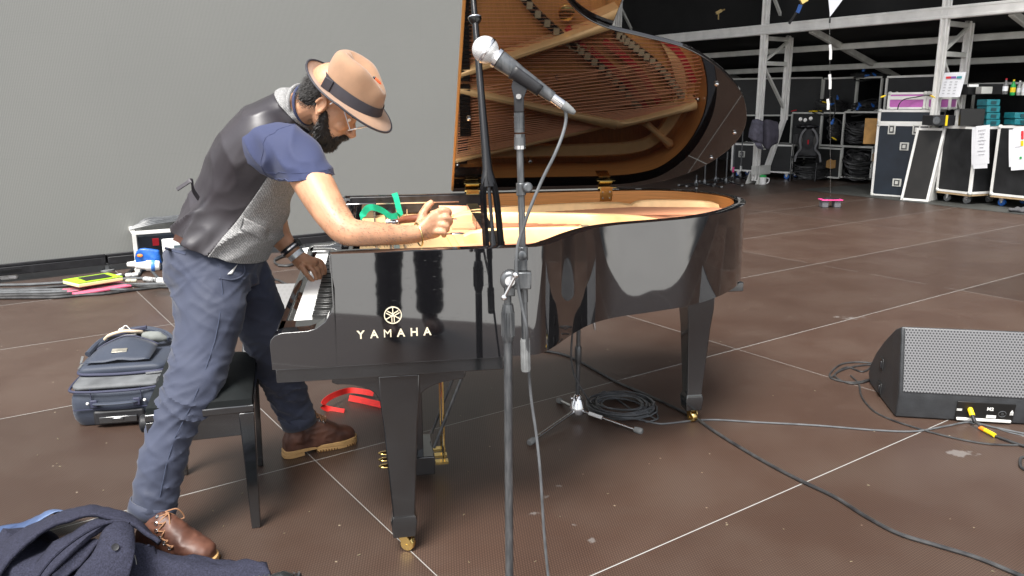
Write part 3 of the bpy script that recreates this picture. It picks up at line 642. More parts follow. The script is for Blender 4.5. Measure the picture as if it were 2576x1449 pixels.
# ================================================================= PERSON AT THE PIANO
def lens_r(p,h): return h*px(p)
def limb(g,secs,n=20,k=5,sq=1.):   # secs: (x,y,Y,half px[,depth half m]) -> elliptical tube, image-plane half width and depth half width
    C=[P(a[0],a[1],a[2]) for a in secs];A=[lens_r(C[i],a[3]) for i,a in enumerate(secs)];B=[(a[4] if len(a)>4 else A[i]) for i,a in enumerate(secs)]
    c=spl(C,k);A=interp(A,k);B=interp(B,k);R=[];m=len(c)
    for i in range(m):
        d=(c[min(i+1,m-1)]-c[max(i-1,0)]).normalized();e=d.cross(Yv).normalized();f=e.cross(d).normalized()
        R.append([c[i]+e*(A[i]*math.copysign(abs(math.cos(t))**sq,math.cos(t)))+f*(B[i]*math.copysign(abs(math.sin(t))**sq,math.sin(t))) for t in [2*PI*j/n for j in range(n)]])
    g.rings(R);return g
def finger(g,pts,r0,r1,k=4):
    p=spl([V3(q) for q in pts],k);m=len(p);rr=[]
    for i in range(m):
        t=i/(m-1);r=r0+(r1-r0)*t;r*=1+.07*math.cos(t*3*2*PI);rr.append(r if i<m-1 else r*.55)
    g.tube(p,rr,10)
man=thing('person','bearded person in tan hat, grey waistcoat and navy trousers leaning over the piano keys','person',gnd(600,1230))
SK=G()   # skin body, one surface
# core under the clothes
limb(SK,[(545,700,2.78,78,.13),(560,600,2.77,85,.125),(600,520,2.76,80,.13),(650,420,2.74,84,.14),(700,340,2.71,78,.15),(735,290,2.69,45,.11)])
limb(SK,[(545,690,2.68,60),(530,800,2.62,58),(505,900,2.56,50),(470,1000,2.49,46),(420,1120,2.42,38),(384,1290,2.37,30)]);limb(SK,[(600,690,2.88,55),(660,830,2.95,46),(690,930,3.02,38),(730,1020,3.08,32),(752,1075,3.10,28)])
# neck
limb(SK,[(722,300,2.69,50,.07),(752,277,2.67,44,.062),(785,262,2.655,42,.058),(815,262,2.645,42,.055)])
# head frame
HP=math.radians(42);hr=math.radians(8)
hf=V3((math.cos(HP),0,-math.sin(HP)));hu=V3((math.sin(HP),0,math.cos(HP)));hl=V3((0,1,0))   # hl: towards far side
hu2=(hu*math.cos(hr)-hl*math.sin(hr)).normalized();hl2=(hl*math.cos(hr)+hu*math.sin(hr)).normalized();hu,hl=hu2,hl2
HO=P(838,258,2.64)
def HD(f,u,l=0.): return HO+hf*f+hu*u+hl*l
hax=(hf,hl,hu)
SK.ell(HD(-.012,.035),(.098,.076,.085),hax,24,16);SK.ell(HD(.02,-.015),(.075,.066,.085),hax,20,14);SK.ell(HD(.045,-.065),(.048,.052,.050),hax,20,12)
SK.ell(HD(.066,.022),(.028,.05,.022),hax);SK.ell(HD(.062,-.03,.035),(.025,.022,.024),hax);SK.ell(HD(.062,-.03,-.035),(.025,.022,.024),hax)
SK.rings([[HD(f,u+b*c,l*c) for b,l in ((.008,0),(.0,.008),(-.010,.011),(-.013,0),(-.010,-.011),(0,-.008))] for f,u,c in ((.070,.005,.6),(.092,-.004,.8),(.107,-.024,1.0),(.117,-.037,1.15),(.112,-.043,.9),(.09,-.046,.6))])
SK.ell(HD(.112,-.038),(.011,.0125,.010),hax,12,8);SK.ell(HD(.100,-.042,.011),(.010,.008,.008),hax,10,6);SK.ell(HD(.100,-.042,-.011),(.010,.008,.008),hax,10,6)
SK.ell(HD(.088,-.064),(.012,.024,.006),hax,12,6);SK.ell(HD(.086,-.074),(.012,.021,.007),hax,12,6)
for q_ in (-1,1):   # ears
    c=HD(-.008,-.012,q_*.076)
    SK.ell(c,(.017,.007,.029),hax,14,10)
    SK.tube([c+hf*(.015*math.cos(a)-.004)+hu*(.026*math.sin(a)+.003)+hl*(q_*.010) for a in [math.radians(t) for t in range(-60,215,25)]],.0045,8)
    SK.ell(c+hf*.004-hu*.026+hl*(q_*.002),(.008,.006,.009),hax,10,6)
    SK.ell(HD(.068,.003,q_*.031),(.012,.014,.007),hax,10,6)
# near (right) arm: forearm resting on the rim
limb(SK,[(725,362,2.52,40,.06),(752,410,2.485,46,.055),(788,460,2.44,50,.058),(818,512,2.39,46,.055),(845,552,2.35,42,.05),(868,578,2.33,38,.046),(895,586,2.33,34,.043),(935,588,2.345,31,.04),(985,590,2.38,27,.034),(1030,590,2.41,23.5,.028),(1058,586,2.43,22,.024)],24)
def hp(x,y,Y): return P(x,y,Y)
# right hand: back of the hand up, fingers curled round a handle
SK.rings([[hp(x+dx*.3,y+dy,Y+dz) for dx,dy,dz in [(math.cos(t)*4,math.sin(t)*h,math.cos(t)*th) for t in [2*PI*j/14 for j in range(14)]]] for x,y,Y,h,th in ((1048,586,2.425,21,.022),(1062,580,2.432,27,.024),(1077,571,2.440,33,.024),(1092,565,2.448,36,.021),(1104,563,2.452,34,.018),(1111,563,2.452,26,.013))])
for pts,r0,r1 in (([(1086,540,2.455),(1101,534,2.452),(1116,528,2.448),(1127,531,2.452),(1129,540,2.468),(1124,546,2.482)],.0125,.0095),
    ([(1094,552,2.450),(1110,549,2.444),(1123,547,2.440),(1131,553,2.448),(1131,562,2.466),(1125,567,2.480)],.0122,.0093),
    ([(1094,566,2.446),(1109,566,2.438),(1119,566,2.434),(1125,573,2.442),(1123,581,2.460)],.0117,.0088),
    ([(1090,581,2.440),(1102,583,2.432),(1112,583,2.428),(1118,588,2.436),(1116,595,2.450)],.0105,.008),
    ([(1056,566,2.445),(1062,545,2.462),(1069,528,2.470),(1079,515,2.474),(1090,507,2.474)],.0165,.0098)):
    finger(SK,[hp(*q) for q in pts],r0,r1)
# far (left) arm and hand on the keys
limb(SK,[(720,340,2.90,45,.07),(700,420,2.95,42,.055),(685,500,3.0,38,.05),(688,545,3.02,33,.046),(702,590,3.03,29,.04),(722,618,3.03,24,.033),(742,640,3.03,20,.024)],20)
SK.rings([[hp(x+u_*h,y-v_*h*.0+w_*h,Y+dz) for u_,v_,w_,dz in [(math.cos(t)*.72,0,math.cos(t)*-.7,math.sin(t)*th) for t in [2*PI*j/14 for j in range(14)]]] for x,y,Y,h,th in ((738,636,3.03,19,.024),(752,650,3.04,21,.027),(768,662,3.05,24,.03),(783,668,3.06,23,.028),(791,671,3.065,17,.022))])
for pts,r0,r1 in (([(788,652,3.075),(803,656,3.09),(814,668,3.10),(818,682,3.10),(815,695,3.10)],.0105,.0078),
    ([(788,660,3.065),(802,667,3.075),(811,681,3.08),(813,697,3.08),(811,711,3.08)],.011,.0082),
    ([(785,667,3.05),(796,676,3.055),(803,690,3.06),(804,703,3.06),(800,713,3.06)],.0108,.008),
    ([(778,672,3.035),(788,681,3.035),(794,694,3.04),(795,704,3.04),(792,712,3.04)],.0098,.0072),
    ([(757,668,3.02),(765,681,3.01),(774,693,3.01),(783,703,3.015),(790,709,3.02)],.0125,.0082)):
    finger(SK,[hp(*q) for q in pts],r0,r1)
sk=fuse(SK,.0036,2,.5)
body=obj('body',sk,skin,man)
# nails
g=G()
# ---- clothes
TS=[(541,662,2.78,106,.165),(559,614,2.775,108,.175),(583,566,2.77,108,.168),(603,518,2.765,104,.16),(625,462,2.755,103,.172),(654,403,2.74,104,.19),(684,352,2.72,98,.20),(713,312,2.70,79,.19),(738,282,2.69,60,.13),(757,268,2.68,44,.09)]
tor=G();limb(tor,TS,36,6,.92)
tors=fuse(tor,.008,3)
def fold(p):   # satin back: long soft diagonal folds gathered at the waist
    q=V3((p.x*.8+p.z*.5,p.y*.8,p.z-p.x*.9));a=1-abs(nz(V3((q.x*3,q.y*3,q.z*13+2))));b=nz(p,7)
    k=max(0.,min(1.,(1.32-p.z)/.25));a2=1-abs(nz(V3((p.x*5+p.z*5,p.y*5,p.z*7-p.x*6+9))));return (a**4-.35)*.024*k+b*.003+(a2**4-.3)*.008
disp(tors,lambda v,n:fold(v)+.004)
sa_,sb_=P(672,455,2.6),P(546,650,2.75)   # side seam: plane through the seam and the Y axis
sn=(sb_-sa_).cross(Yv).normalized();sn=sn if sn.x>0 else -sn
# waistcoat hem: plane, pointed at the front
def hemz(p):
    u=(p-sb_).dot(sn);return P(500,628,2.7).z+0.0
h1,h2,h3=P(452,588,2.72),P(547,646,2.62),P(652,688,2.62)
def above_hem(p):
    if p.x<h2.x: t=(p.x-h1.x)/(h2.x-h1.x);z=h1.z+(h2.z-h1.z)*t
    else: t=min(1.,(p.x-h2.x)/(h3.x-h2.x));z=h2.z+(h3.z-h2.z)*t
    return p.z>z
def armhole(p):
    for c,ax_ in ((P(694,384,2.5),.088),(P(694,384,2.92),.088)):
        if (V3((p.x,0,p.z))-V3((c.x,0,c.z))).length<ax_ and abs(p.y-c.y)<.16 and abs(p.y-2.71)>.075: return True
    return False
cn_=(P(757,262,2.68)-P(700,312,2.68)).normalized();cc_=P(740,270,2.68)-cn_*.012
hn1=(h2-h1).cross(Yv).normalized();hn2=(h3-h2).cross(Yv).normalized()
tors2=cut(tors,[(sa_,sn),(h1,hn1),(h2,hn2),(cc_,cn_)])
vest=pick(tors2,lambda c:above_hem(c) and not armhole(c))
back=pick(vest,lambda c:(c-sa_).dot(sn)<=0 and not ((c-P(740,270,2.68)).dot((P(757,262,2.68)-P(700,312,2.68)).normalized())>-.012));front=pick(vest,lambda c:(c-sa_).dot(sn)>0 or ((c-P(740,270,2.68)).dot((P(757,262,2.68)-P(700,312,2.68)).normalized())>-.012))
def solid(o,t=.004,off=-1):
    md=o.modifiers.new('so','SOLIDIFY');md.thickness=t;md.offset=off
wc=thing('waistcoat',None,None,(0,0,0));wc.parent=man;wc.location=-V3(man.location)
ob=obj('back_panel',back,satin,wc);solid(ob,.006);ob=obj('front_panel',front,tweed,wc);solid(ob,.007,0)
# pocket flap on the tweed, on the near side: follow the torso surface by ray height
from mathutils.bvhtree import BVHTree
bvh=BVHTree.FromPolygons(tors.v,tors.f)
def onbody(x,y,lift=.004,tree=None):
    d=ray(x,y).normalized();h=(tree or bvh).ray_cast(O,d)
    return (h[0]-d*lift,h[1]) if h[0] is not None else (P(x,y,2.6),-d)
def patch(cor,lift,n=8,m=4,tree=None,th=.003):   # quad patch of corner pixels laid on the surface
    a,b,c,d=cor;R=[]
    for i in range(m+1):
        v=i/m;R.append([])
        for j in range(n+1):
            u=j/n;x=(a[0]*(1-u)+b[0]*u)*(1-v)+(d[0]*(1-u)+c[0]*u)*v;y=(a[1]*(1-u)+b[1]*u)*(1-v)+(d[1]*(1-u)+c[1]*u)*v
            R[-1].append(onbody(x,y,lift,tree)[0])
    g=G();g.rings(R,False,False);return g
ob=obj('pocket_flap',patch([(613,546),(676,576),(671,610),(604,577)],.009),tweed,wc);solid(ob,.003,0)
g=G();g.tube([onbody(x,y,.009)[0] for x,y in ((604,577),(620,584),(640,594),(671,611),(676,577),(650,564),(613,546),(604,577))],.0016,5);obj('pocket_welt',g,mat('dark_tweed',(.09,.09,.09),.9),wc)
# back cinch strap sticking out and buckle
g=G();g.ribbon(spl([P(500,500,2.62),P(486,478,2.60),P(482,455,2.58),P(468,462,2.57),P(445,477,2.56)],4),.018,Yv*.6+Z*.5,.0015);obj('cinch_strap',g,satin,wc)
# t-shirt sleeves and yoke
def sleeve(secs,nm):
    g=G();limb(g,secs,28,5);f=fuse(g,.007,2)
    disp(f,lambda v,n:.010*((1-abs(nz(V3((v.x*9-v.z*7,v.y*5,v.z*12+v.x*10)))))**3-.4)+.002*nz(v,14));return f
end_a,end_b=P(713,455,2.46),P(838,440,2.46)
sl=sleeve([(672,364,2.63,44,.09),(686,371,2.59,64,.10),(712,380,2.545,71,.094),(741,396,2.51,68,.084),(757,416,2.485,66,.076),(778,446,2.46,60,.070),(792,470,2.45,58,.069)],'s')
ed=(P(776,447.5,2.46));ex=(end_b-end_a).normalized();en=ex.cross(Yv).normalized()
if (P(800,520,2.4)-ed).dot(en)<0: en=-en
sl=cut(sl,[(ed,en)]);slv=pick(sl,lambda c:(c-ed).dot(en)<0)
ts=thing('tshirt',None,None,(0,0,0));ts.parent=man;ts.location=-V3(man.location)
ob=obj('sleeve',slv,tshirt,ts);solid(ob,.003)
def loopat(f,c0,n0,off,tol=.006):
    pts=[v for v in f.v if abs((v-c0).dot(n0)-off)<tol];cc_=sum(pts,V3())/len(pts);e_=n0.orthogonal().normalized();f_=n0.cross(e_);b={}
    for v in pts:
        k=int((math.atan2((v-cc_).dot(f_),(v-cc_).dot(e_))+PI)/(2*PI)*36)%36
        if k not in b or (v-cc_).length>(b[k]-cc_).length: b[k]=v
    return [b[k] for k in sorted(b)]
g=G();g.tube(loopat(slv,ed,en,-.004),.0022,6,closed=True);g.tube(loopat(slv,ed,en,-.024),.0012,5,closed=True);obj('sleeve_hem',g,tshirt,ts)
asn=(P(760,410,2.48)-P(690,375,2.56)).normalized();asc=P(722,372,2.53)
g=G();g.tube(loopat(slv,asc,asn,0.),.0016,5,closed=True);obj('armhole_seam',g,tshirt,ts)
sl2=sleeve([(690,345,2.80,60,.11),(700,355,2.86,70,.10),(700,385,2.92,66,.085),(695,430,2.95,58,.07),(690,455,2.97,54,.066)],'s')
ob=obj('sleeve',sl2,tshirt,ts)
und=pick(tors2,lambda c:armhole(c) and c.y<2.7)
ob=obj('shirt_body',und,tshirt,ts);ob=obj('shirt_body',pick(tors2,lambda c:armhole(c) and c.y>=2.7),tshirt,ts)
# hem stitching ring
hemr=[];
g=G();edge=[v for v in slv.v if abs((v-ed).dot(en))<.007]
# collar of the shirt and waistcoat at the neck
g=G();nc=P(765,266,2.665);na=(P(800,258,2.65)-P(730,290,2.69)).normalized();e1=na.cross(Yv).normalized();e2=na.cross(e1)
for k_,(r1,r2,off) in enumerate(((.066,.078,-.010),(.060,.068,.006))):
    g=G();g.tube([nc+na*(off+.018*math.cos(t))+e1*(r1*math.cos(t))+e2*(r2*math.sin(t)) for t in [2*PI*j/28 for j in range(28)]],(.0065 if k_==0 else .005),8,closed=True,up=None)
    obj('collar' ,g,tweed if k_==0 else tshirt,wc if k_==0 else ts)
# trousers
TR=G()
limb(TR,[(528,618,2.79,100,.17),(534,650,2.785,109,.185),(545,690,2.78,108,.19),(552,722,2.78,92,.17)],32,5,.95)
limb(TR,[(540,665,2.70,88,.10),(532,700,2.69,100,.105),(530,742,2.66,89,.10),(529,790,2.63,84,.098),(519,840,2.60,78,.092),(505,900,2.56,71,.086),(492,952,2.52,67,.083),(475,1000,2.49,66,.080),(452,1037,2.465,63,.076),(433,1078,2.445,57,.070),(418,1120,2.42,55,.066),(406,1174,2.40,55,.065),(392,1240,2.38,54,.063),(381,1290,2.365,53,.062)],28)
limb(TR,[(575,670,2.86,80,.10),(610,715,2.88,76,.10),(640,770,2.91,68,.092),(664,825,2.94,63,.086),(685,885,2.98,56,.078),(703,940,3.02,51,.074),(722,990,3.06,46,.066),(740,1030,3.09,42,.06),(752,1062,3.10,40,.058)],28)
tr=fuse(TR,.0075,3)
kn1,kn2=P(470,1010,2.49),P(700,920,3.0);cr=P(600,700,2.75);an1,an2=P(390,1230,2.38),P(745,1035,3.09);bt=P(445,745,2.7)
def tfold(v,n):
    a=lambda c,r:max(0.,1-(v-c).length/r)
    q=V3((v.x*7,v.y*7,v.z*17+v.x*11));q2=V3((v.x*8,v.y*8,v.z*24-v.x*13+5))
    r1=(1-abs(nz(q)))**4;r2=(1-abs(nz(q2)))**4
    k=.003+.015*a(kn1,.24)+.014*a(kn2,.26)+.012*a(cr,.28)+.008*a(an1,.2)+.010*a(an2,.2)+.014*a(bt,.2)
    return (r1-.3)*k+(r2-.3)*k*.55+.003*nz(v,9)
disp(tr,tfold)
h0=P(385,1292,2.37);g2=P(748,1062,3.1)
tk=pick(tr,lambda c:(c.z>h0.z+.0 if c.y<2.72 else (c-P(748,1058,3.1)).dot((P(712,1069,3.1)-P(785,1047,3.1)).cross(Yv).normalized()*(-1))>-9) and c.z>(h0.z if c.y<2.7 else .085))
trs=thing('trousers',None,None,(0,0,0));trs.parent=man;trs.location=-V3(man.location)
ob=obj('cloth',tk,chino,trs);solid(ob,.003)
bvt=BVHTree.FromPolygons(tk.v,tk.f)
for secs in ([(388,1262,2.373,56,.066),(384,1278,2.37,56.5,.066),(380,1296,2.365,56,.066)],[(744,1038,3.095,43,.062),(749,1052,3.10,43.5,.062),(754,1066,3.105,43,.062)]):
    g=G();C=[P(*a[:3]) for a in secs];R=[]
    for i,c in enumerate(C):
        d=(C[2]-C[0]).normalized();e=d.cross(Yv).normalized();f=e.cross(d);A=lens_r(c,secs[i][3]);B=secs[i][4]
        R.append([c+e*(A*math.cos(t))*(1+.03*nz((t*1.2,i*.1,2)))+f*(B*math.sin(t))*(1+.03*nz((t,i*.1,5))) for t in [2*PI*j/32 for j in range(32)]])
    g.rings(R,True,False);ob=obj('turn_up',g,chino,trs);solid(ob,.005,0)
g=G();g.tube([onbody(x,y,.0012,bvt)[0] for x,y in ((548,668),(556,700),(560,735),(552,800),(540,860),(520,920),(498,980),(476,1030),(440,1100),(418,1170),(402,1250))],.0016,5);obj('side_seam',g,mat('seam_thread',(.035,.045,.08),.8),trs)
g=G();g.tube(spl([onbody(x,y,.002,bvt)[0] for x,y in ((552,700),(580,704),(604,698),(616,685),(614,668))],3),.003,6);obj('pocket_edge',g,chino,trs)
ob=obj('pocket_lining',patch([(572,690),(590,672),(598,664),(584,690)],.003,4,3,bvt),white_p,trs);solid(ob,.001)
ob=obj('back_pocket',patch([(415,621),(468,634),(466,641),(414,627)],.003,6,2,bvt),mat('pocket_cloth',(.030,.038,.07),.8),trs)  # thin pocket strip in plain navy, close to the trouser cloth
g=G();R=[]
g.ribbon(spl([onbody(x,y,.004,bvt)[0] for x,y in ((438,596),(450,602),(464,609))],3),.02,Z,.002);obj('belt',g,leather,trs)
# boots
def boot(heel,toe,nm_lean,shaft,near):
    heel=V3(heel);toe=V3(toe);d=(toe-heel);L=d.length;d.normalize();s_=Z.cross(d)
    def B(x,y,z): return heel+d*x+s_*y+Z*z
    bt_=thing('boot',None,None,(0,0,0));bt_.parent=man;bt_.location=-V3(man.location)
    k=L/.30;g=G();R=[]
    for x,hw,h in ((.006,.026,.05),(.02,.036,.085),(.06,.038,.11),(.11,.037,.135),(.15,.040,.124),(.19,.045,.094),(.225,.048,.068),(.258,.045,.058),(.284,.034,.045),(.297,.016,.03)):
        R.append([B(x*k,hw*math.cos(t),.026+(h*(.5+.5*math.sin(t))) if math.sin(t)>-.3 else .026) for t in [2*PI*j/20 for j in range(20)]])
    g.rings(R);top=V3(shaft)
    a0=B(.058*k,0,.06);g.tube([a0,a0*.6+top*.4,top],[(.040,.046),(.036,.044),(.043,.050)],18,up=s_)
    f=fuse(g,.0055,5);disp(f,lambda v,n:.0035*(1-abs(nz(V3((v.x*22,v.y*22,v.z*34)))))**3*(1 if (v-B(.14*k,0,.09)).length<.09 else .3)+.0012*nz(v,30))
    up=obj('upper',f,leather,bt_)
    def outl(sc,y0=0): return [(x*k,y*sc) for x,y in ((0,.0),(.004,.024),(.03,.038),(.08,.037),(.13,.038),(.19,.048),(.23,.052),(.265,.047),(.292,.032),(.306,.008),(.306,-.008),(.292,-.03),(.265,-.044),(.23,-.05),(.19,-.046),(.13,-.034),(.08,-.035),(.03,-.038),(.004,-.024))]
    ol=[(p.x,p.y) for p in spl([(*q,0) for q in outl(1.04)],3,True)]
    g=G();g.prism(ol,.016,.032,(heel,d,s_,Z),True);g.prism([(x-.002,y*.97) for x,y in ol if x<.095*k]+[(.095*k,.034),(.095*k,-.034)][:0],.0,.016,(heel,d,s_,Z));g.prism([(x,y*.97) for x,y in ol if x>.125*k],.0,.016,(heel,d,s_,Z))
    so_=obj('sole',g,solem,bt_,bevel=.002)
    g=G()
    for i in range(16):
        x=.13+i*.011
        if x<.29: g.box(B(x*k,0,.005),(.004,.099,.008),(d,s_,Z))
    g.box(B(.21*k,0,.011),(.17*k,.06,.004),(d,s_,Z));obj('tread',g,mat('sole_groove',(.12,.06,.02),.8),so_)
    bv=BVHTree.FromPolygons(f.v,f.f)
    def surf(x,y,z):
        h=bv.find_nearest(B(x,y,z));return h[0],h[1]
    sh=(top-a0)
    rows=[]
    eyp=((427,1378),(414,1366),(403,1353),(394,1335),(393,1317),(396,1300)) if near else None
    for i in range(6):
        t=i/5;base=B(.165*k,0,.12)*(1-t)+(top+d*.045)*t
        rows.append([base+s_*q_*(.020) for q_ in (-1,1)])
        if eyp:
            hh=bv.ray_cast(O,ray(*eyp[i]).normalized())[0]
            if hh: rows[-1]=[hh,hh+s_*(.045 if s_.y>0 else -.045)+d*.01]
    for i,(a,b) in enumerate(rows):
        for c in (a,b):
            h=bv.find_nearest(c);p_,n_=h[0],h[1];e=n_.orthogonal().normalized();f2=n_.cross(e)
            g=G();g.tube([p_+n_*.0015+e*(.0055*math.cos(t))+f2*(.0055*math.sin(t)) for t in [2*PI*j/12 for j in range(12)]],.0018,6,closed=True);obj('eyelet',g,steel,up)
    g=G()
    for i in range(5):
        for q_ in (0,1):
            a=rows[i][q_];b=rows[i+1][1-q_];m_=(a+b)/2+d*.012
            g.tube(spl([bv.find_nearest(a)[0]+d*.004,bv.find_nearest(m_)[0]+d*.006+Z*.004,bv.find_nearest(b)[0]+d*.004],4),.0024,6)
    tp=bv.find_nearest(rows[5][0]*.5+rows[5][1]*.5)[0]+d*.006
    for q_ in (-1,1):
        g.tube(spl([tp,tp+s_*q_*.02+d*.03+Z*.004,tp+s_*q_*.034+d*.042-Z*.03,tp+s_*q_*.014+d*.03-Z*.028,tp],5),.0024,6);g.tube(spl([tp,tp+s_*q_*.012+d*.03-Z*.02,tp+s_*q_*.02+d*.045-Z*.07],5),.0024,6)
    obj('lace',g,lace,bt_)
    g=G();R=[]
    tg=[(rows[i][0]+rows[i][1])/2 for i in range(6)];
boot(gnd(352,1392),gnd(541,1424),0,P(380,1285,2.37),True)
boot(gnd(712,1150),gnd(893,1108),0,P(748,1052,3.10),False)
# hat
CO=P(884,246,2.63);ha=math.radians(33.5);cf=V3((math.cos(ha),0,-math.sin(ha)));cu=V3((math.sin(ha),0,math.cos(ha)));cl=V3((0,1,0));ro=math.radians(13)
cu,cl=(cu*math.cos(ro)-cl*math.sin(ro)).normalized(),(cl*math.cos(ro)+cu*math.sin(ro)).normalized()
hat=thing('hat',None,None,(0,0,0));hat.parent=man;hat.location=-V3(man.location)
R=[];nn=40
def crown(t,h,r):   # t angle (0 = front), h height 0..1
    a,b=.107*r,.088*r;x=a*math.cos(t);y=b*math.sin(t);return x,y
for i in range(15):
    h=i/14;hh=[0,.02,.04,.06,.075,.088,.098,.106,.112,.117,.1205,.122,.121,.117,.112][i];r=[1,.99,.98,.965,.95,.93,.90,.86,.80,.72,.60,.46,.32,.18,.05][i]
    ring=[]
    for j in range(nn):
        t=2*PI*j/nn;x,y=crown(t,h,r)
        x-=.012*hh/.12
        pin=math.exp(-((x-.062)/.035)**2)*(hh/.12)**2     # front pinch
        y*=1-.42*pin
        dent=0
        if hh>.09: dent=.022*math.exp(-(y/.026)**2)*(1 if x>-.06 else .3)*((hh-.09)/.032)
        z=hh-dent-.028*(x/.1)*(hh/.12)*(1 if x>0 else .25)
        ring.append(CO+cf*x+cl*y+cu*z)
    R.append(ring)
g=G();g.rings(R,True,True);obj('crown',g,felt,hat,subd=1)
def brimz(t,k): # k 0 inner..1 outer
    c,s_=math.cos(t),math.sin(t);f=max(0,c);b=max(0,-c)
    return k*k*(-.012*f+.028*b**2 +(.004*s_*s_)) - k*.012*f
def brimp(t,k,dz=0):
    x,y=.107*math.cos(t),.088*math.sin(t);w_=.050+.012*max(0,-math.cos(t));l=math.hypot(x,y);x*=1+w_*k/l;y*=1+w_*k/l;return CO+cf*x+cl*y+cu*(brimz(t,k)+dz)
R=[[brimp(2*PI*j/48,k,dz) for j in range(48)] for k,dz in ((.0,.002),(.25,.002),(.5,.002),(.75,.002),(.97,.002),(1,.0),(.97,-.002),(.75,-.002),(.5,-.002),(.25,-.002),(0,-.002))]
g=G();g.rings(R,True,False);obj('brim',g,felt,hat,subd=1)
g=G();g.tube([brimp(2*PI*j/64,1.) for j in range(64)],.0036,8,closed=True);obj('brim_binding',g,band,hat)
g=G();R=[]
for h_,e_ in ((.001,.0035),(.020,.0035),(.040,.0035)):
    ring=[]
    for j in range(48):
        t=2*PI*j/48;rr=1-.02*h_/.04;x,y=crown(t,0,rr);x-=.012*h_/.12;pin=math.exp(-((x-.062)/.035)**2)*(h_/.12)**2;y*=1-.42*pin;l=math.hypot(x,y);ring.append(CO+cf*x*(1+e_/l)+cl*y*(1+e_/l)+cu*(h_-.028*(x/.1)*(h_/.12)*(1 if x>0 else .25)))
    R.append(ring)
g.rings(R,True,False);rb=obj('ribbon_band',g,band,hat)
g=G();bx_=CO+cf*(-.02)-cl*.0925+cu*.02;g.box(bx_-cf*.05+cl*.012,(.03,.006,.04),(cf,cl,cu));obj('ribbon_bow',g,band,hat,bevel=.002)
fq=onb=CO+cf*.050-cl*.02+cu*.098
g=G();g.ell(fq+cu*.004,(.016,.005,.004),(( cf*.8-cu*.2).normalized(),cl,cu),10,6);obj('red_feather',g,mat('red_feather',(.75,.09,.02),.7),hat)
g=G();g.ell(fq-cf*.012+cu*.006,(.008,.004,.004),(cf,cl,cu),8,6);obj('dark_feather',g,ebony,hat)
# hair under the hat, beard
HG=G();HG.ell(HD(-.045,.008),(.064,.074,.062),hax,24,14);HG.ell(HD(-.062,-.028),(.045,.060,.045),hax,20,12)
hg=fuse(HG,.005,2);disp(hg,lambda v,n:.003*nz(V3((v.x*60,v.y*60,v.z*25))))
hair=obj('hair',hg,hairm,man)
BG=G()
BG.ell(HD(.046,-.088),(.046,.050,.040),hax,20,12);BG.ell(HD(.056,-.112),(.036,.038,.032),hax,16,10)
for q_ in (-1,1):
    BG.tube([HD(.012,-.015,q_*.064),HD(.016,-.04,q_*.062),HD(.030,-.068,q_*.054),HD(.05,-.09,q_*.036)],[.007,.013,.019,.024],10);BG.tube([HD(.098,-.058,0),HD(.092,-.062,q_*.018),HD(.082,-.075,q_*.03)],[.006,.008,.010],8)
bg_=fuse(BG,.004,2);disp(bg_,lambda v,n:.0045*nz(V3((v.x*70,v.y*70,v.z*70)))+.002*nz(v,150))
beard=obj('beard',bg_,hairm,man)
def strands(gm,n,ln,dirn,nm,par,w=.0006,test=None,mm=None):
    g=G();fs=gm.f;rnd=random.Random(3)
    for i in range(n):
        f=fs[rnd.randrange(len(fs))];c=sum((gm.v[k] for k in f),V3())/len(f);nn_=(gm.v[f[1]]-gm.v[f[0]]).cross(gm.v[f[2]]-gm.v[f[0]]).normalized()
        if test and not test(c): continue
        d=(nn_*.5+dirn*1.0+V3((rnd.uniform(-.5,.5),rnd.uniform(-.5,.5),rnd.uniform(-.5,.5)))).normalized();L=ln*rnd.uniform(.5,1.2);s_=d.orthogonal().normalized()*w
        m_=c+d*L*.5+nn_*.002;e=c+d*L;g.add([c-s_,c+s_,m_+s_,m_-s_,e],[(0,1,2,3),(3,2,4)])
    obj(nm,g,mm or hairm,par)
strands(bg_,5200,.014,(hf*.3-hu*1.0),'stubble',beard)
strands(hg,3500,.016,(-hu*.9-hf*.3),'hair_tuft',hair,test=lambda c:(c-HO).dot(hu)<.03)
skv=pick(sk,lambda c:(c-P(960,585,2.36)).length<.17 and c.z<1.25)
g=G();strands(skv,700,.009,(V3((.6,0,-.3))),'arm_hair',body,.0003)
for q_ in (-1,1):
    g=G();R=[[HD(.085+.006*math.cos(t),.014+.002*u_+.004*u_*(1-abs(2*u_-0)),q_*(.012+.035*u_)) for u_ in (0,.33,.66,1)] for t in (0,1)]
    g.tube([HD(.092,.018,q_*.012),HD(.092,.022,q_*.026),HD(.082,.018,q_*.046)],[.003,.0042,.0025],6);obj('eyebrow',g,hairm,man)
    g=G();g.ell(HD(.072,.001,q_*.031),.0115,hax,12,8);obj('eye',g,white_p,man)
# glasses
gl=thing('glasses',None,None,(0,0,0));gl.parent=man;gl.location=-V3(man.location)
gm=mat('clear_frame',(.75,.76,.78),.2,.4)
lcn=P(900,323,2.63);lu=(P(924,317,2.63)-P(874,329,2.63)).normalized()
for q_ in (-1,1):
    c=lcn+Yv*(q_*.034);g=G();g.tube([c+lu*(.024*math.cos(t))+Yv*(.025*math.sin(t)) for t in [2*PI*j/28 for j in range(28)]],.0016,6,closed=True);fr_=obj('rim',g,gm,gl)
    g=G();g.tube([c-lu*.02+Yv*(q_*.026),P(880,325,2.63+q_*.068),P(862,266,2.63+q_*.077),P(846,252,2.63+q_*.08),P(830,262,2.63+q_*.078)],.0019,6);obj('temple_arm',g,gm,gl)
g=G();g.tube([lcn-Yv*.01,lcn+lu*.006+V3((.0,0,.003)),lcn+Yv*.01],.0015,6);obj('bridge_piece',g,gm,gl)
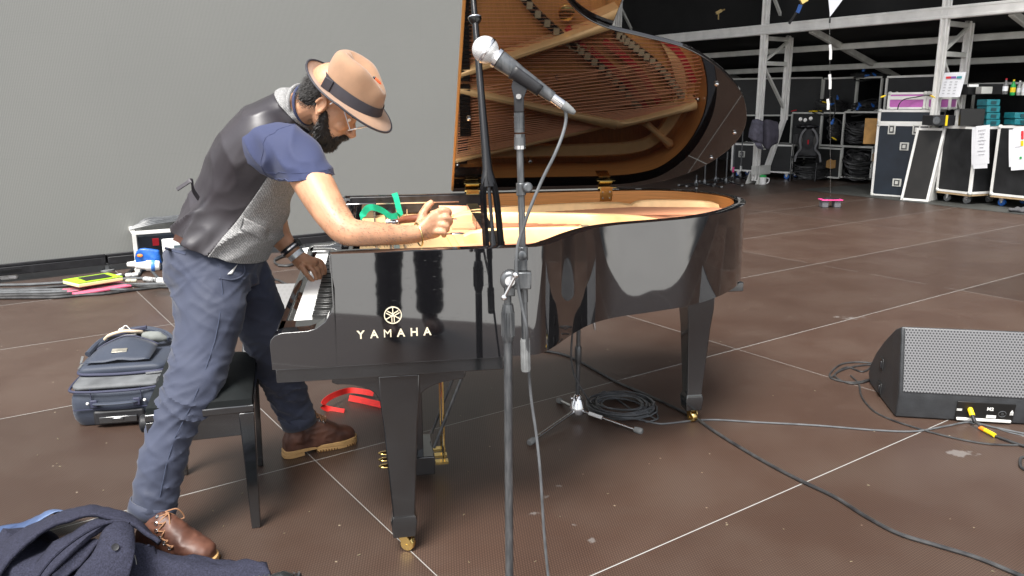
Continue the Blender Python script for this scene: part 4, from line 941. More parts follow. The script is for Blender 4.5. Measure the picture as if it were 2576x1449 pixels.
# bracelet, watch, wristband
def ring_at(c,ax,ra,rb,r,n=28,e=None):
    ax=ax.normalized();e=e or ax.cross(Yv).normalized();f=ax.cross(e);g=G();g.tube([c+e*(ra*math.cos(t))+f*(rb*math.sin(t)) for t in [2*PI*j/n for j in range(n)]],r,8,closed=True);return g
wr=(P(1075,578,2.44)-P(1030,590,2.41));obj('bracelet',ring_at(P(1053,590,2.425),wr+V3((.01,0,.0)),.036,.033,.0026),mat('gold_chain',(.8,.6,.28),.25,1,noise_s=400,var=.4),man)
wd=(P(745,643,3.03)-P(715,608,3.03)).normalized()
def cuff(c,ax,ra,rb,w_,t_=.003):
    e=ax.cross(Yv).normalized();f=ax.cross(e);g=G();g.rings([[c+ax*h+e*((ra+q)*math.cos(t))+f*((rb+q)*math.sin(t)) for t in [2*PI*j/28 for j in range(28)]] for h,q in ((-w_/2,0),(-w_/2,t_),(w_/2,t_),(w_/2,0))],True,False);return g
wt=thing('watch',None,None,(0,0,0));wt.parent=man;wt.location=-V3(man.location)
wcn=P(730,625,3.03);obj('watch_strap',cuff(wcn,wd,.036,.038,.022),plastic,wt)
g=G();we=wd.cross(Yv).normalized();g.box(wcn+(-we if we.x<0 else we)*.041,(.008,.034,.034),(we,Yv,wd));obj('watch_case',g,plastic,wt,bevel=.003);obj('watch_clasp',cuff(wcn-wd*.0,wd,.0385,.040,.006,.002),steel,wt)
obj('wristband',cuff(P(745,641,3.03),wd,.031,.032,.020,.002),mat('silver_band',(.55,.58,.60),.35,.5,noise_s=60,var=.3),man)
# ---- the one who takes the picture, standing at the camera (seen only mirrored in the lacquer)
ph=thing('person','person in black trousers and brown boots, seen only as a reflection in the piano side','person',(.27,-.32,0))
g=G()
def limb3(g,pts,rr,n=16):
    g.tube(spl(pts,4),interp(rr,4),n)
limb3(g,[(.27,-.34,.9),(.27,-.34,1.15),(.27,-.33,1.42),(.27,-.33,1.52)],[.15,.15,.17,.07]);g.ell((.27,-.31,1.68),(.08,.095,.115))
for q_ in (-1,1):
    x=.27+q_*.10;limb3(g,[(x,-.34,.95),(x+q_*.02,-.32,.5),(x+q_*.03,-.33,.08)],[.085,.055,.04]);limb3(g,[(.27+q_*.19,-.34,1.42),(.27+q_*.25,-.36,1.15),(.27+q_*.10,-.17,1.22)],[.05,.042,.03])
obj('body',fuse(g,.012,3),skin,ph)
g=G();limb3(g,[(.27,-.34,.80),(.27,-.34,.98),(.27,-.34,1.04)],[.16,.175,.165])
for q_ in (-1,1): limb3(g,[(.27+q_*.09,-.34,.9),(.27+q_*.12,-.32,.5),(.27+q_*.13,-.33,.12)],[.10,.082,.075])
f=fuse(g,.012,3);disp(f,lambda v,n:.010*(1-abs(nz(V3((v.x*8,v.y*8,v.z*16)))))**3);obj('trousers',f,mat('black_denim',(.008,.008,.01),.9),ph)
g=G();limb3(g,[(.27,-.34,.98),(.27,-.34,1.2),(.27,-.33,1.45)],[.17,.175,.185])
for q_ in (-1,1): limb3(g,[(.27+q_*.19,-.34,1.42),(.27+q_*.25,-.36,1.15),(.27+q_*.14,-.22,1.2)],[.075,.065,.055])
obj('jacket',fuse(g,.012,3),mat('dark_jacket',(.02,.02,.022),.85),ph)
for q_ in (-1,1):
    g=G();g.ell((.27+q_*.13,-.24,.05),(.052,.15,.052));g.tube([(.27+q_*.13,-.33,.05),(.27+q_*.13,-.33,.17)],.05,12);f=fuse(g,.012,3);f.v=[V3((v.x,v.y,max(v.z,.0))) for v in f.v];obj('boot',f,leather,ph)
g=G();g.ell((.27,-.33,1.72),(.09,.10,.095));obj('hair',g,hairm,ph)
# ================================================================= BENCH
bnr=gnd(634,985,.5);bfr=gnd(644,869,.5);bb=(bfr-bnr).normalized();ba=V3((bb.y,-bb.x,0));BC=bnr-ba*.165+bb*.275;BC=V3((BC.x,BC.y,0))
bench=thing('piano_bench','black piano bench with velvet cushion under the leaning man','piano bench',BC)
def BB(x,y,z): return BC+ba*x+bb*y+Z*z
g=G();R=[]
for i in range(17):
    v=-1+2*i/16;R.append([])
    for j in range(13):
        u=-1+2*j/12;R[-1].append(BB(u*.16,v*.27,.475+.022*(1-abs(u)**6)*(1-abs(v)**8)+.002*nz((u*3,v*5,1))))
g.rings(R,False,False);g.rings([[BB(x*.162,y*.272,z) for x,y in ((-1,-1),(1,-1),(1,1),(-1,1))] for z in (.455,.474)],True,True,False);obj('cushion',g,velvet,bench)
g=G();g.box(BB(0,0,.442),(.335,.555,.026),(ba,bb,Z));obj('top_frame',g,benchm,bench,bevel=.004)
for x,y,sx,sy in ((0,-.25,.27,.018),(0,.25,.27,.018),(-.14,0,.018,.46),(.14,0,.018,.46)):
    g=G();g.box(BB(x,y,.385),(sx,sy,.082),(ba,bb,Z));obj('apron',g,benchm,bench,bevel=.002)
for x in (-1,1):
    for y in (-1,1):
        g=G();g.rings([[BB(x*(.142-o)+a*h,y*(.25-o)+b*h,z) for a,b in ((-1,-1),(1,-1),(1,1),(-1,1))] for z,h,o in ((0,.015,.0),(.03,.016,.0),(.40,.024,.0),(.428,.025,0))],True,True,False);obj('leg',g,benchm,bench,bevel=.003)
for y in (-.02,.02):
    g=G();c=BB(-.15,y*10,.40);g.lathe([(.008,0),(.008,.02),(.028,.022),(.03,.04),(.022,.046)],c,-ba,18);obj('adjusting_knob',g,plastic,bench,bevel=.002)
g=G();c=BB(.0,.278,.43);g.lathe([(.008,0),(.008,.02),(.028,.022),(.03,.04),(.022,.046)],BB(-.04,.27,.455),bb,18);obj('adjusting_knob',g,plastic,bench)
# ================================================================= SUITCASE
s0=gnd(180,1078);s1=gnd(378,1063);sx=(s1-s0).normalized();sy=V3((-sx.y,sx.x,0))
def SC(x,y,z): return s0+sx*x+sy*y+Z*z
suit=thing('suitcase','open soft navy suitcase lying flat behind the piano bench','suitcase',SC(.19,.25,0))
def rbox(x0,x1,y0,y1,z0,z1,r=.03,fn=None):
    g=G();n=7;pts=[]
    for cx_,cy_,a0 in ((x1-r,y1-r,0),(x0+r,y1-r,90),(x0+r,y0+r,180),(x1-r,y0+r,270)):
        for k in range(n): a=math.radians(a0+90*k/(n-1));pts.append((cx_+r*math.cos(a),cy_+r*math.sin(a)))
    R=[]
    for t in range(7):
        k=t/6;ins=r*.6*(1-math.sin(math.pi*min(1,max(0,k*1.0))))**2*.6
        z=z0+(z1-z0)*k;mx,my=(x0+x1)/2,(y0+y1)/2
        R.append([(mx+(p[0]-mx)*(1-ins/(x1-x0)*2),my+(p[1]-my)*(1-ins/(y1-y0)*2),z) for p in pts])
    g.rings([[SC(*(fn(*p) if fn else p)) for p in r_] for r_ in R],True,True);return g
bulge=lambda x,y,z:(x+.004*nz((x*9,y*9,z*9)),y-.012*math.sin(max(0,min(1,x/.39))*PI)*math.sin(max(0,min(1,z/.2))*PI)+.004*nz((x*8,y*8,z*8+4)),z+.004*nz((x*7,y*7,2)))
obj('shell',rbox(0,.40,0,.54,.005,.165,.05,bulge),navyn,suit)
g=rbox(.01,.39,.012,.53,.166,.19,.045,lambda x,y,z:(x,y,z+.035*max(0,(y)/.55)));obj('lining',g,liner,suit)
lidf=lambda x,y,z:(x+.006*nz((x*9,y*9,z*9)),y+.004*nz((x*8,y*8,z*8)),z+.0+.008*(y-.1)/.4+(.035*math.sin(min(1,max(0,(y-.10)/.46))*PI)*math.sin(min(1,max(0,x/.4))*PI) if z>.215 else 0)+.006*nz((x*14,y*14,5)))
obj('lid',rbox(.0,.40,.125,.58,.192,.24,.05,lidf),navyn,suit,subd=1)
def lpos(x,y,dz=0): p=lidf(x,y,.24);return SC(p[0],p[1],p[2]+dz)
g=G();g.tube(spl([SC(.0,.30,.215),SC(.0,.20,.213),SC(.02,.135,.21),SC(.1,.118,.208),SC(.2,.113,.207),SC(.3,.118,.208),SC(.385,.135,.21),SC(.403,.25,.215)],5),.007,8);obj('lid_piping',g,navyl,suit)
g=G();g.tube(spl([SC(.0,.25,.18),SC(-.002,.08,.175),SC(.015,.01,.171),SC(.1,-.010,.169),SC(.2,-.013,.168),SC(.3,-.010,.169),SC(.39,.01,.171)],5),.006,8);obj('shell_piping',g,navyl,suit)
g=G();g.box(lpos(.17,.235,.012),(.068,.030,.004),(sx,(sy+Z*.35).normalized(),(Z-sy*.35).normalized()));obj('name_plate',g,mat('brushed_plate',(.5,.47,.40),.3,.8,noise_s=40,var=.3),suit,bevel=.001)
# front pocket lip, opened, with things in it
g=G();R=[]
for i in range(7):
    k=i/6;R.append([lpos(.04+.28*j/10,.16+.19*k,.004+.035*k**2*math.sin(j/10*PI)+.003*nz((j*.4,k*3,0))) for j in range(11)])
g.rings(R,False,False);ob=obj('outer_pocket',g,navyn,suit);solid(ob,.004,0)
g=G();g.tube(spl([lpos(.04+.28*j/8,.35,.008+.036*math.sin(j/8*PI)) for j in range(9)],3),.004,6);obj('pocket_zip',g,navyl,suit)
g=G();g.tube(spl([lpos(.02,.36,.01),lpos(.08,.47,.035),lpos(.18,.53,.05),lpos(.28,.50,.04),lpos(.36,.40,.02)],6),.012,8);g.tube(spl([lpos(.01,.30,.01),lpos(.05,.45,.03),lpos(.18,.56,.05),lpos(.31,.54,.03),lpos(.39,.40,.01)],6),.014,8);obj('pocket_flap',g,navyn,suit)
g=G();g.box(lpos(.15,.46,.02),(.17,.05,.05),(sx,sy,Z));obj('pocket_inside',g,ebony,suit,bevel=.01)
g=G();g.box(lpos(.17,.44,.05),(.17,.012,.02),((sx*.97+Z*.18).normalized(),sy,Z));tag=obj('tablet',g,navyl,None,bevel=.003,label='dark tablet sticking out of the open suitcase pocket',cat='tablet',loc=lpos(.17,.44,.05))
g=G();g.tube(spl([lpos(.07,.39,.04),lpos(.10,.375,.058),lpos(.16,.372,.062),lpos(.21,.38,.06),lpos(.235,.41,.05),lpos(.20,.43,.045)],6),.008,8);obj('headphone_band',g,mat('cream_leather',(.55,.45,.33),.5),None,label='cream padded band lying in the suitcase pocket',cat='headband',loc=lpos(.15,.38,.05))
g=G();g.ell(lpos(.29,.40,.025),(.065,.03,.028),((sx*.95-Z*.2).normalized(),sy,Z));f=fuse(g,.008,2);disp(f,lambda v,n:.006*nz(v,30));obj('grey_pouch',f,mat('grey_felt',(.17,.18,.17),.9),None,label='soft grey pouch in the suitcase pocket',cat='pouch',loc=lpos(.29,.40,.03))
g=G();c=lpos(.15,.40,.07);g.box(c,(.03,.01,.012),((sx+sy*.5+Z*.4).normalized(),sy,Z));g.tube(spl([c,c+sx*.02+Z*.015,c+sx*.04-Z*.01],4),.003,6);obj('cable_plug',g,white_p,None,bevel=.002,label='small white cable plug on top of the suitcase pocket',cat='cable plug',loc=c)
for (a,b,c_) in (((-.005,.24,.23),(-.01,.29,.25),0),((.015,.145,.235),(.02,.18,.245),0),((.335,.41,.27),(.375,.405,.272),0)):
    g=G();g.bar(SC(*a),SC(*b),.010,.003);g.cyl(SC(*a)-Z*.002,SC(*a)+Z*.004,.006,8);obj('zip_pull',g,chrome,suit)
g=G();g.bar(SC(.31,.112,.205),SC(.385,.118,.208),.014,.008);obj('corner_clip',g,chrome,suit)
# carrying handle and trolley handle on the near side
g=G();g.tube(spl([SC(.115,-.012,.115),SC(.13,-.030,.118),SC(.2,-.036,.118),SC(.27,-.030,.118),SC(.29,-.012,.115)],5),[(.014,.005)]*21,8,up=Z);obj('carry_handle',g,navyn,suit)
for x in (.112,.292):
    g=G();g.box(SC(x,-.018,.115),(.03,.012,.036),(sx,sy,Z));obj('handle_anchor',g,navyl,suit,bevel=.004)
g=G();g.box(SC(.21,-.012,.045),(.215,.02,.068),(sx,sy,Z));th=obj('trolley_recess',g,plastic,suit,bevel=.01)
g=G();g.box(SC(.21,-.026,.040),(.16,.018,.030),(sx,sy,Z));g.box(SC(.21,-.037,.043),(.05,.006,.014),(sx,sy,Z));obj('trolley_grip',g,benchm,th,bevel=.005)
for x in (.085,.325):
    g=G();g.ell(SC(x,-.016,.118),.007,n=10,m=6);obj('rivet',g,white_p,suit)
g=G()
for x in (.10,.31): g.box(SC(x,-.008,.15),(.0025,.006,.07),(sx,sy,Z))
g.box(SC(.2,-.011,.088),(.36,.006,.0025),(sx,sy,Z));obj('stitching',g,navyl,suit)
# ================================================================= COAT, LINING, CASE AT THE BOTTOM LEFT
def sheet(rows,m,nm,par=None,th=.006,k=5,fz=None,**kw):
    C=[spl([P(*q) for q in r],k) for r in rows];n=len(C[0]);cols=[spl([c[j] for c in C],k) for j in range(n)]
    R=[[cols[j][i]+ (V3((.005*nz(cols[j][i],15),0,.011*nz(cols[j][i],12)+.005*nz(cols[j][i],34)))) for j in range(n)] for i in range(len(cols[0]))]
    R=[[V3((p.x,p.y,max(p.z,.006))) for p in r] for r in R]
    g=G();g.rings(R,False,False);o=obj(nm,g,m,par,**kw);solid(o,th,0);return o
coat=thing('coat','crumpled navy wool coat thrown on the deck in front of the boot','coat',gnd(200,1500))
solid_ok=1
g=G()
for (x,y,Y,r,h) in ((40,1500,2.2,.16,.09),(150,1440,2.16,.15,.10),(260,1400,2.16,.13,.10),(330,1430,2.1,.11,.08),(200,1520,2.06,.2,.08),(440,1450,2.12,.11,.05),(60,1430,2.3,.12,.08)):
    c=P(x,y,Y);g.ell((c.x,c.y,.02),(r,r*.8,h))
f=fuse(g,.012,3);disp(f,lambda v,n:.022*((1-abs(nz(V3((v.x*9+v.y*5,v.y*4,v.z*9)))))**3-.4)+.004*nz(v,20));f.v=[V3((v.x,v.y,max(v.z,.003))) for v in f.v];obj('heap',f,coatm,coat)
# big collar fold arching from left to the right
sheet([[(-40,1560,2.02),(-10,1470,2.06),(40,1390,2.12),(110,1335,2.16),(190,1305,2.18),(270,1302,2.18),(330,1318,2.17),(370,1345,2.15),(400,1366,2.14)],
       [(-60,1500,2.10),(-20,1425,2.16),(30,1360,2.20),(100,1315,2.24),(180,1283,2.25),(255,1279,2.25),(330,1300,2.23),(372,1335,2.2),(402,1364,2.17)],
       [(-80,1500,2.2),(-40,1425,2.26),(15,1365,2.32),(95,1330,2.34),(175,1297,2.36),(255,1296,2.36),(330,1322,2.33),(376,1350,2.27),(404,1368,2.20)]],coatm,'collar',coat,.012)
g=G();g.tube(spl([P(95,1449,2.0),P(130,1405,2.03),P(180,1362,2.07),P(235,1328,2.11),P(285,1312,2.14),P(325,1318,2.14)],6),.006,8);obj('collar_seam',g,coatm,coat)
# under layers
sheet([[(60,1560,1.98),(90,1490,2.01),(140,1430,2.05),(200,1375,2.09),(262,1330,2.13),(300,1322,2.14)],
       [(20,1560,2.05),(50,1480,2.09),(100,1410,2.13),(170,1350,2.17),(245,1312,2.19),(320,1315,2.19)],],coatm,'back_drape',coat,.012)
# lapel with the button
sheet([[(150,1520,1.95),(190,1450,1.98),(235,1385,2.01),(262,1335,2.06),(300,1318,2.09),(322,1322,2.10)],
       [(215,1540,1.93),(245,1480,1.95),(285,1420,1.97),(312,1375,2.0),(326,1345,2.05),(334,1330,2.09)],
       [(280,1560,1.93),(300,1500,1.95),(325,1450,1.965),(336,1400,1.99),(336,1365,2.03),(334,1338,2.08)]],coatm,'lapel',coat,.010)
sheet([[(120,1430,2.06),(150,1400,2.09),(190,1375,2.11),(235,1355,2.13)],[(150,1470,2.03),(180,1440,2.05),(220,1400,2.08),(250,1360,2.11)]],coatm,'inner_fold',coat,.01)
sheet([[(320,1560,2.0),(318,1470,2.02),(325,1410,2.06),(345,1378,2.10),(375,1372,2.12)],[(430,1560,2.0),(415,1490,2.03),(405,1440,2.07),(395,1400,2.11),(385,1378,2.14)]],coatm,'front_flap',coat,.010)
sheet([[(330,1370,2.12),(360,1372,2.14),(400,1388,2.15),(450,1402,2.15),(500,1406,2.14),(545,1416,2.12)],
       [(360,1440,2.06),(380,1420,2.08),(430,1410,2.10),(490,1412,2.11),(560,1420,2.10),(640,1412,2.10)],
       [(380,1540,2.02),(410,1480,2.04),(470,1450,2.05),(540,1440,2.06),(610,1436,2.07),(678,1437,2.07)],
       [(380,1640,2.0),(420,1600,2.0),(480,1560,2.0),(560,1540,2.0),(630,1520,2.0),(690,1500,2.02)]],coatm,'skirt',coat,.012)
sheet([[(545,1412,2.14),(600,1411,2.15),(670,1417,2.15)],[(550,1432,2.10),(610,1430,2.11),(676,1438,2.11)]],coatm,'hem',coat,.012)
g=G();bp_=P(290,1376,1.985);bn_=(O-bp_).normalized();g.lathe([(.001,0),(.0085,0),(.010,.002),(.0095,.004),(.0065,.0032),(.001,.0032)],bp_,bn_,18);obj('button',g,plastic,coat)
g=G();g.tube([P(339,1396,1.99),P(343,1412,1.985),P(344,1420,1.98)],.0016,5);obj('buttonhole',g,ebony,coat)
cl=thing('cloth','shiny blue lining cloth spilling out from behind the navy coat','cloth',gnd(80,1440))
sheet([[(-80,1520,2.25),(-30,1436,2.30),(20,1378,2.34),(70,1331,2.36),(120,1298,2.38),(170,1286,2.40),(240,1296,2.38)],
       [(-80,1436,2.36),(-40,1386,2.40),(10,1346,2.44),(60,1316,2.46),(110,1288,2.46),(160,1285,2.47),(225,1296,2.43)],
       [(-80,1426,2.44),(-40,1384,2.46),(10,1348,2.50),(62,1320,2.52),(112,1294,2.53),(162,1293,2.53),(225,1290,2.50)]],coatl,'lining',cl,.004)
# ribbed case and plastic-wrapped bundle at the bottom edge
c0=P(640,1462,2.02);rc_=thing('ribbed_case','black ribbed case showing under the hem of the navy coat','case',V3((c0.x,c0.y,0)))
g=G();g.box(V3((c0.x-.03,c0.y-.06,c0.z/2)),(.34,.16,c0.z),(PD,-PN,Z));obj('case_body',g,plastic,rc_,bevel=.008)
g=G()
for i in range(24): g.box(V3((c0.x-.03,c0.y-.06,c0.z+.001))+PD*(-.16+i*.014),(.005,.15,.006),(PD,-PN,Z))
obj('ribs',g,satin_metal,rc_)
g=G();c1=P(708,1462,2.0);g.ell(c1-Z*.03,(.055,.05,.055));g.tube([V3((c1.x,c1.y,.005)),V3((c1.x,c1.y,c1.z))],.05,14);f=fuse(g,.008,2);disp(f,lambda v,n:.004*nz(v,50));f.v=[V3((v.x,v.y,max(v.z,.001))) for v in f.v];obj('wrapped_bundle',f,mat('clear_film',(.02,.022,.022),.12,coat=.5),None,label='round bundle wrapped in shiny dark film beside the ribbed case',cat='bundle',loc=V3((c1.x,c1.y,0)))
# ================================================================= MICROPHONE STAND
MY=2.03
st=thing('microphone_stand','scuffed microphone stand with boom raised upright in front of the piano side','microphone stand',V3((P(1280,1200,MY).x,MY,0)))
sb0=V3((P(1280,1200,MY).x,MY,0));zc=P(1280,765,MY).z
g=G();g.lathe([(.001,0),(.125,0),(.128,.008),(.12,.018),(.03,.026),(.018,.04),(.001,.04)],sb0,Z,36);obj('base',g,satin_metal,st)
g=G();g.cyl(sb0+Z*.03,sb0+Z*(P(1280,850,MY).z),.0118,18);obj('lower_tube',g,satin_metal,st)
g=G();z1_,z2_=P(1280,858,MY).z,P(1280,765,MY).z
g.lathe([(.0135,0),(.0155,.01),(.0165,.03),(.0165,(z2_-z1_)*.85),(.014,z2_-z1_)],sb0+Z*z1_,Z,20)
for i in range(14):
    a=2*PI*i/14;c=sb0+V3((math.cos(a),math.sin(a),0))*.0163;g.bar(c+Z*(z1_+.015),c+Z*(z1_+(z2_-z1_)*.8),.0028,.0028)
obj('clutch_grip',g,satin_metal,st)
g=G();g.cyl(sb0+Z*z2_,sb0+Z*P(1280,720,MY).z,.0095,14);obj('upper_tube',g,satin_metal,st)
jc=P(1283,704,MY-.012)
g=G();g.lathe([(.010,-.022),(.0245,-.022),(.026,-.012),(.026,.010),(.018,.016),(.001,.016)],jc,-Yv,24);g.box(jc+Yv*.0+X*.03,(.05,.03,.045));g.box(jc-Z*.026,(.026,.03,.03));obj('swivel_joint',g,satin_metal,st,bevel=.003)
g=G();g.lathe([(.013,.014),(.013,.018),(.001,.018)],jc,-Yv,20);obj('joint_washer',g,chrome,st)
g=G();tb=P(1268,748,MY-.05);tcn=jc-Yv*.035;tt=P(1297,692,MY-.055);g.cyl(tb,tt,.0042,10);g.ell(tb,.0085,n=12,m=8);g.ell(tt,.0085,n=12,m=8);g.cyl(jc,tcn,.008,10);obj('clamp_lever',g,chrome,st)
BY=MY+.0
b0,b1=P(1323,935,BY),P(1308,372,BY);bd_=(b1-b0).normalized()
def BL(y,dx=0.,dy=0.): return P(1323+(1308-1323)*(935-y)/563+dx,y,BY+dy)
g=G();g.cyl(BL(855),BL(375),.0088,16);obj('boom_tube',g,satin_metal,st)
g=G();g.cyl(BL(933),BL(852),.0118,14);
for i in range(12):
    a=2*PI*i/12;g.bar(BL(930)+V3((math.cos(a),math.sin(a),0))*.0117,BL(856)+V3((math.cos(a),math.sin(a),0))*.0117,.0018)
obj('boom_grip',g,rubber,st)
g=G();g.cyl(BL(760),BL(730),.0108,14);g.cyl(BL(733),BL(650),.0102,14);obj('boom_sleeve',g,satin_metal,st)
g=G();g.cyl(BL(655),BL(620),.0135,16);g.lathe([(.006,0),(.006,.018),(.012,.020),(.013,.03),(.006,.033)],BL(638,-2),-Yv,16);g.box(BL(665,-6)-Yv*.004,(.034,.02,.03));obj('boom_clamp',g,satin_metal,st,bevel=.002)
g=G();g.cyl(BL(492),BL(460),.0125,16);g.cyl(BL(471),BL(471,17,-.01),.006,10);g.lathe([(.011,0),(.0135,.004),(.0135,.012),(.010,.016)],BL(471,14,-.012),-Yv+X*.3,18);obj('locking_collar',g,satin_metal,st,bevel=.002)
g=G();g.cyl(BL(372),BL(345),.0142,18);g.cyl(BL(345),BL(337),.0135,6,False);g.cyl(BL(333),BL(283),.0128,18);
for y in (322,308,296): g.cyl(BL(y),BL(y-3),.0136,18)
obj('thread_adapter',g,satin_metal,st)
g=G();g.cyl(BL(375),BL(366),.0146,18);obj('chrome_ring',g,chrome,st)
g=G();k=BL(283);g.prism([(-.0125,0),(.0125,0),(.0125,.03),(.009,.045),(-.009,.045),(-.0125,.03)],-.010,.010,(k,X,Z,-Yv));g.cyl(BL(245)-Yv*.0145,BL(245)+Yv*.0145,.006,12);obj('clip_yoke',g,plastic,st,bevel=.003)
# mic: ball at (1222,124) tail to (1400,255)
MB_=P(1221,125,MY);MT=P(1397,250,MY);md_=(MT-MB_).normalized();ML=(MT-MB_).length
mic=thing('microphone','silver-headed vocal microphone pointing up left in the stand clip','microphone',MB_)
g=G();R=[];r0=.0335*.98;prof=[]
for i in range(17):
    t=PI*i/16;prof.append((max(.0005,r0*math.sin(t)),-r0*math.cos(t)))
prof=[p for p in prof if p[1]<.028]+[(.0175,.0335)]
g.lathe(prof,MB_,md_,32)
mx_=md_.orthogonal().normalized();my_=md_.cross(mx_)
def muv(p):
    q=p-MB_;h=q.dot(md_);a=math.atan2(q.dot(my_),q.dot(mx_));return (a*.0335,h*1.3)
obj('grille_ball',g,meshball,mic,uvf=muv)
g=G();g.lathe([(r0*1.0,-.0035),(r0*1.035,-.002),(r0*1.035,.003),(r0*1.0,.0045)],MB_+md_*.004,md_,32);obj('grille_band',g,chrome,mic)
g=G();g.lathe([(.0175,0),(.0255,0),(.0255,.009),(.024,.010)],MB_+md_*.030,md_,28);obj('grille_collar',g,chrome,mic)
g=G();sc_=ML/.27;g.lathe([(.0232,0),(.0235,.006),(.0215,.035),(.0195,.055),(.0193,.056),(.0183,.075),(.0158,.12),(.0142,.158),(.0135,.160)],MB_+md_*.041,md_,28);obj('handle',g,satin_metal,mic)
g=G();g.lathe([(.0085,0),(.0118,0),(.0122,.03),(.0118,.034)],MB_+md_*.199,md_,24);obj('plug_shell',g,chrome,mic)
g=G();g.lathe([(.0112,0),(.0115,.004),(.0085,.026),(.006,.034),(.0045,.036)],MB_+md_*.233,md_,20);obj('plug_boot',g,rubber,mic)
# clip cradle
cm=MB_+md_*.125;cdn=(md_.cross(Yv)).normalized();cdn=cdn if cdn.z<0 else -cdn
g=G();R=[]
for i in range(9):
    h=-.042+.084*i/8+.0;c=cm+md_*h;rr=.0205-.0035*i/8
    arc=[math.radians(a) for a in range(-118,119,14)];R.append([c+cdn*(rr*math.cos(a))+Yv*(rr*math.sin(a)) for a in arc])
g.rings(R,False,False);ob=obj('clip_cradle',g,plastic,st);solid(ob,.003,1)
g=G();k2=BL(243);a_=cm-md_*.030+cdn*.016;b_=cm+md_*.036+cdn*.014
g.prism([(p.dot(X),p.dot(Z)) for p in (a_,a_+cdn*.010-md_*.0+V3((0,0,-.012)),k2+V3((-.010,0,-.012)),k2+V3((.010,0,-.012)),k2+V3((.022,0,.020)),b_)],-.008,.008,(V3((0,MY,0)),X,Z,Yv));obj('clip_stem',g,plastic,st,bevel=.004)
g=G();g.cyl(k2-Yv*.014,k2-Yv*.017,.0065,16);obj('clip_screw',g,chrome,st)
def cable(pts,r,m,label,cat='cable',group=None,nm='cable',k=8,z=None):
    P_=[(gnd(p[0],p[1],r*1.0) if len(p)==2 else P(*p)) for p in pts];g=G();g.tube(spl(P_,k),r,8);return obj(nm,g,m,None,label=label,cat=cat,group=group,loc=V3((P_[0].x,P_[0].y,0)))
cable([(1403,256,MY),(1420,275,MY),(1424,300,MY),(1415,340,MY-.01),(1395,390,MY-.02),(1365,450,MY-.02),(1335,520,MY-.03),(1314,580,MY-.03),(1302,620,MY-.03),(1299,670,MY-.035),(1303,720,MY-.035),(1315,780,MY-.035),(1325,830,MY-.03),(1328,900,MY),(1336,1000,MY+.02),(1350,1100,MY+.02),(1360,1200,MY),(1368,1330,MY),(1376,1420,MY),(1385,1500,MY)],.0042,cable_g,'grey cable hanging from the microphone down past the stand')
# ================================================================= TRIPOD STAND UNDER THE PIANO
tb_=gnd(1452,1052);tri=thing('microphone_stand','low tripod microphone stand standing behind the piano under its curved side','microphone stand',tb_)
g=G();g.cyl(tb_+Z*.03,tb_+Z*.85,.0098,14);obj('centre_tube',g,satin_metal,tri)
g=G();zt_=P(1452,870,tb_.y).z;zt2=P(1452,915,tb_.y).z;g.lathe([(.012,0),(.0155,.012),(.0155,zt_-zt2-.01),(.012,zt_-zt2)],tb_+Z*zt2,Z,16);obj('clutch_grip',g,satin_metal,tri)
g=G();g.lathe([(.001,.028),(.036,.028),(.038,.05),(.036,.058),(.026,.09),(.016,.112),(.010,.118)],tb_,Z,24);obj('leg_hub',g,chrome,tri)
for (x,y) in ((1337,1110),(1606,1083),(1408,1008)):
    f_=gnd(x,y,.012);a=tb_+Z*.045;d=(f_-a);g=G();g.cyl(a,f_,.008,12);lg=obj('leg',g,steel,tri)
    g=G();dn=d.normalized();g.lathe([(.011,0),(.014,.006),(.015,.03),(.012,.038),(.001,.038)],f_-dn*.02,dn,14);obj('rubber_foot',g,rubber,lg)
    if x>1500: g=G();g.cyl(a+d*.2,a+d*.42,.0088,12);obj('white_tape',g,white_p,lg)
g=G();g.lathe([(.004,0),(.004,.014),(.011,.016),(.011,.022)],tb_+Z*.10-X*.012,-X-Yv*.3,12);obj('hub_knob',g,chrome,tri)
g=G();w0=P(1497,795,3.1);g.lathe([(.001,-.02),(.007,-.012),(.007,-.004),(.002,0),(.002,.03)],P(1468,793,3.1),Z,12);obj('hanging_knob',g,chrome,piano)
g=G();g.tube([P(1478,770,3.15),P(1486,790,3.15),P(1494,808,3.15),P(1497,830,3.15)],[.018,.012,.008,.004],10);obj('hanging_pin',g,steel,piano)
# coiled cable beside it
rnd=random.Random(5);g=G();cc=gnd(1563,1030);pts=[]
for i in range(15*13):
    a=2*PI*i/15;kk=i/195;ra=.135+.03*math.sin(i*.11)+.02*rnd.random()*0;pts.append(cc+V3((math.cos(a)*(ra+.012*math.sin(i*.37)),math.sin(a)*(ra*.95+.012*math.cos(i*.23)),.005+.028*abs(math.sin(i*.043))*.9+.004*math.sin(i*.7)+.004)))
g.tube(pts+[gnd(1625,1040,.01),gnd(1650,1055,.006)],.0042,6);obj('coiled_cable',g,cable_g,None,label='coiled grey cable lying beside the low tripod stand',cat='cable',loc=cc)
cable([(1440,835,3.2),(1437,900,3.25),(1447,950,3.3),(1470,990,3.36),(1490,1020),(1512,1042),(1500,1010),(1520,985),(1560,1010),(1600,1035),(1640,1030),(1655,1052),(1625,1062)],.0042,cable_g,'grey cable dropping beside the low tripod stand into the coil')
cable([(1560,1045),(1620,1058),(1660,1066),(1700,1063),(1745,1058),(1800,1056),(1900,1062),(2050,1070),(2200,1082),(2300,1085),(2380,1072),(2440,1062),(2500,1075),(2600,1095),(2700,1110)],.0045,cable_g,'long pale grey cable running right across the deck to the wedge speaker')
cable([(1300,880),(1360,882),(1410,890),(1450,905),(1500,932),(1560,965),(1620,990),(1690,1022),(1750,1052),(1790,1080),(1850,1118),(1930,1165),(2010,1207),(2100,1250),(2180,1300),(2260,1342),(2350,1370),(2450,1400),(2530,1432),(2620,1470)],.0075,cable_m,'thick black cable running from under the piano to the bottom right')
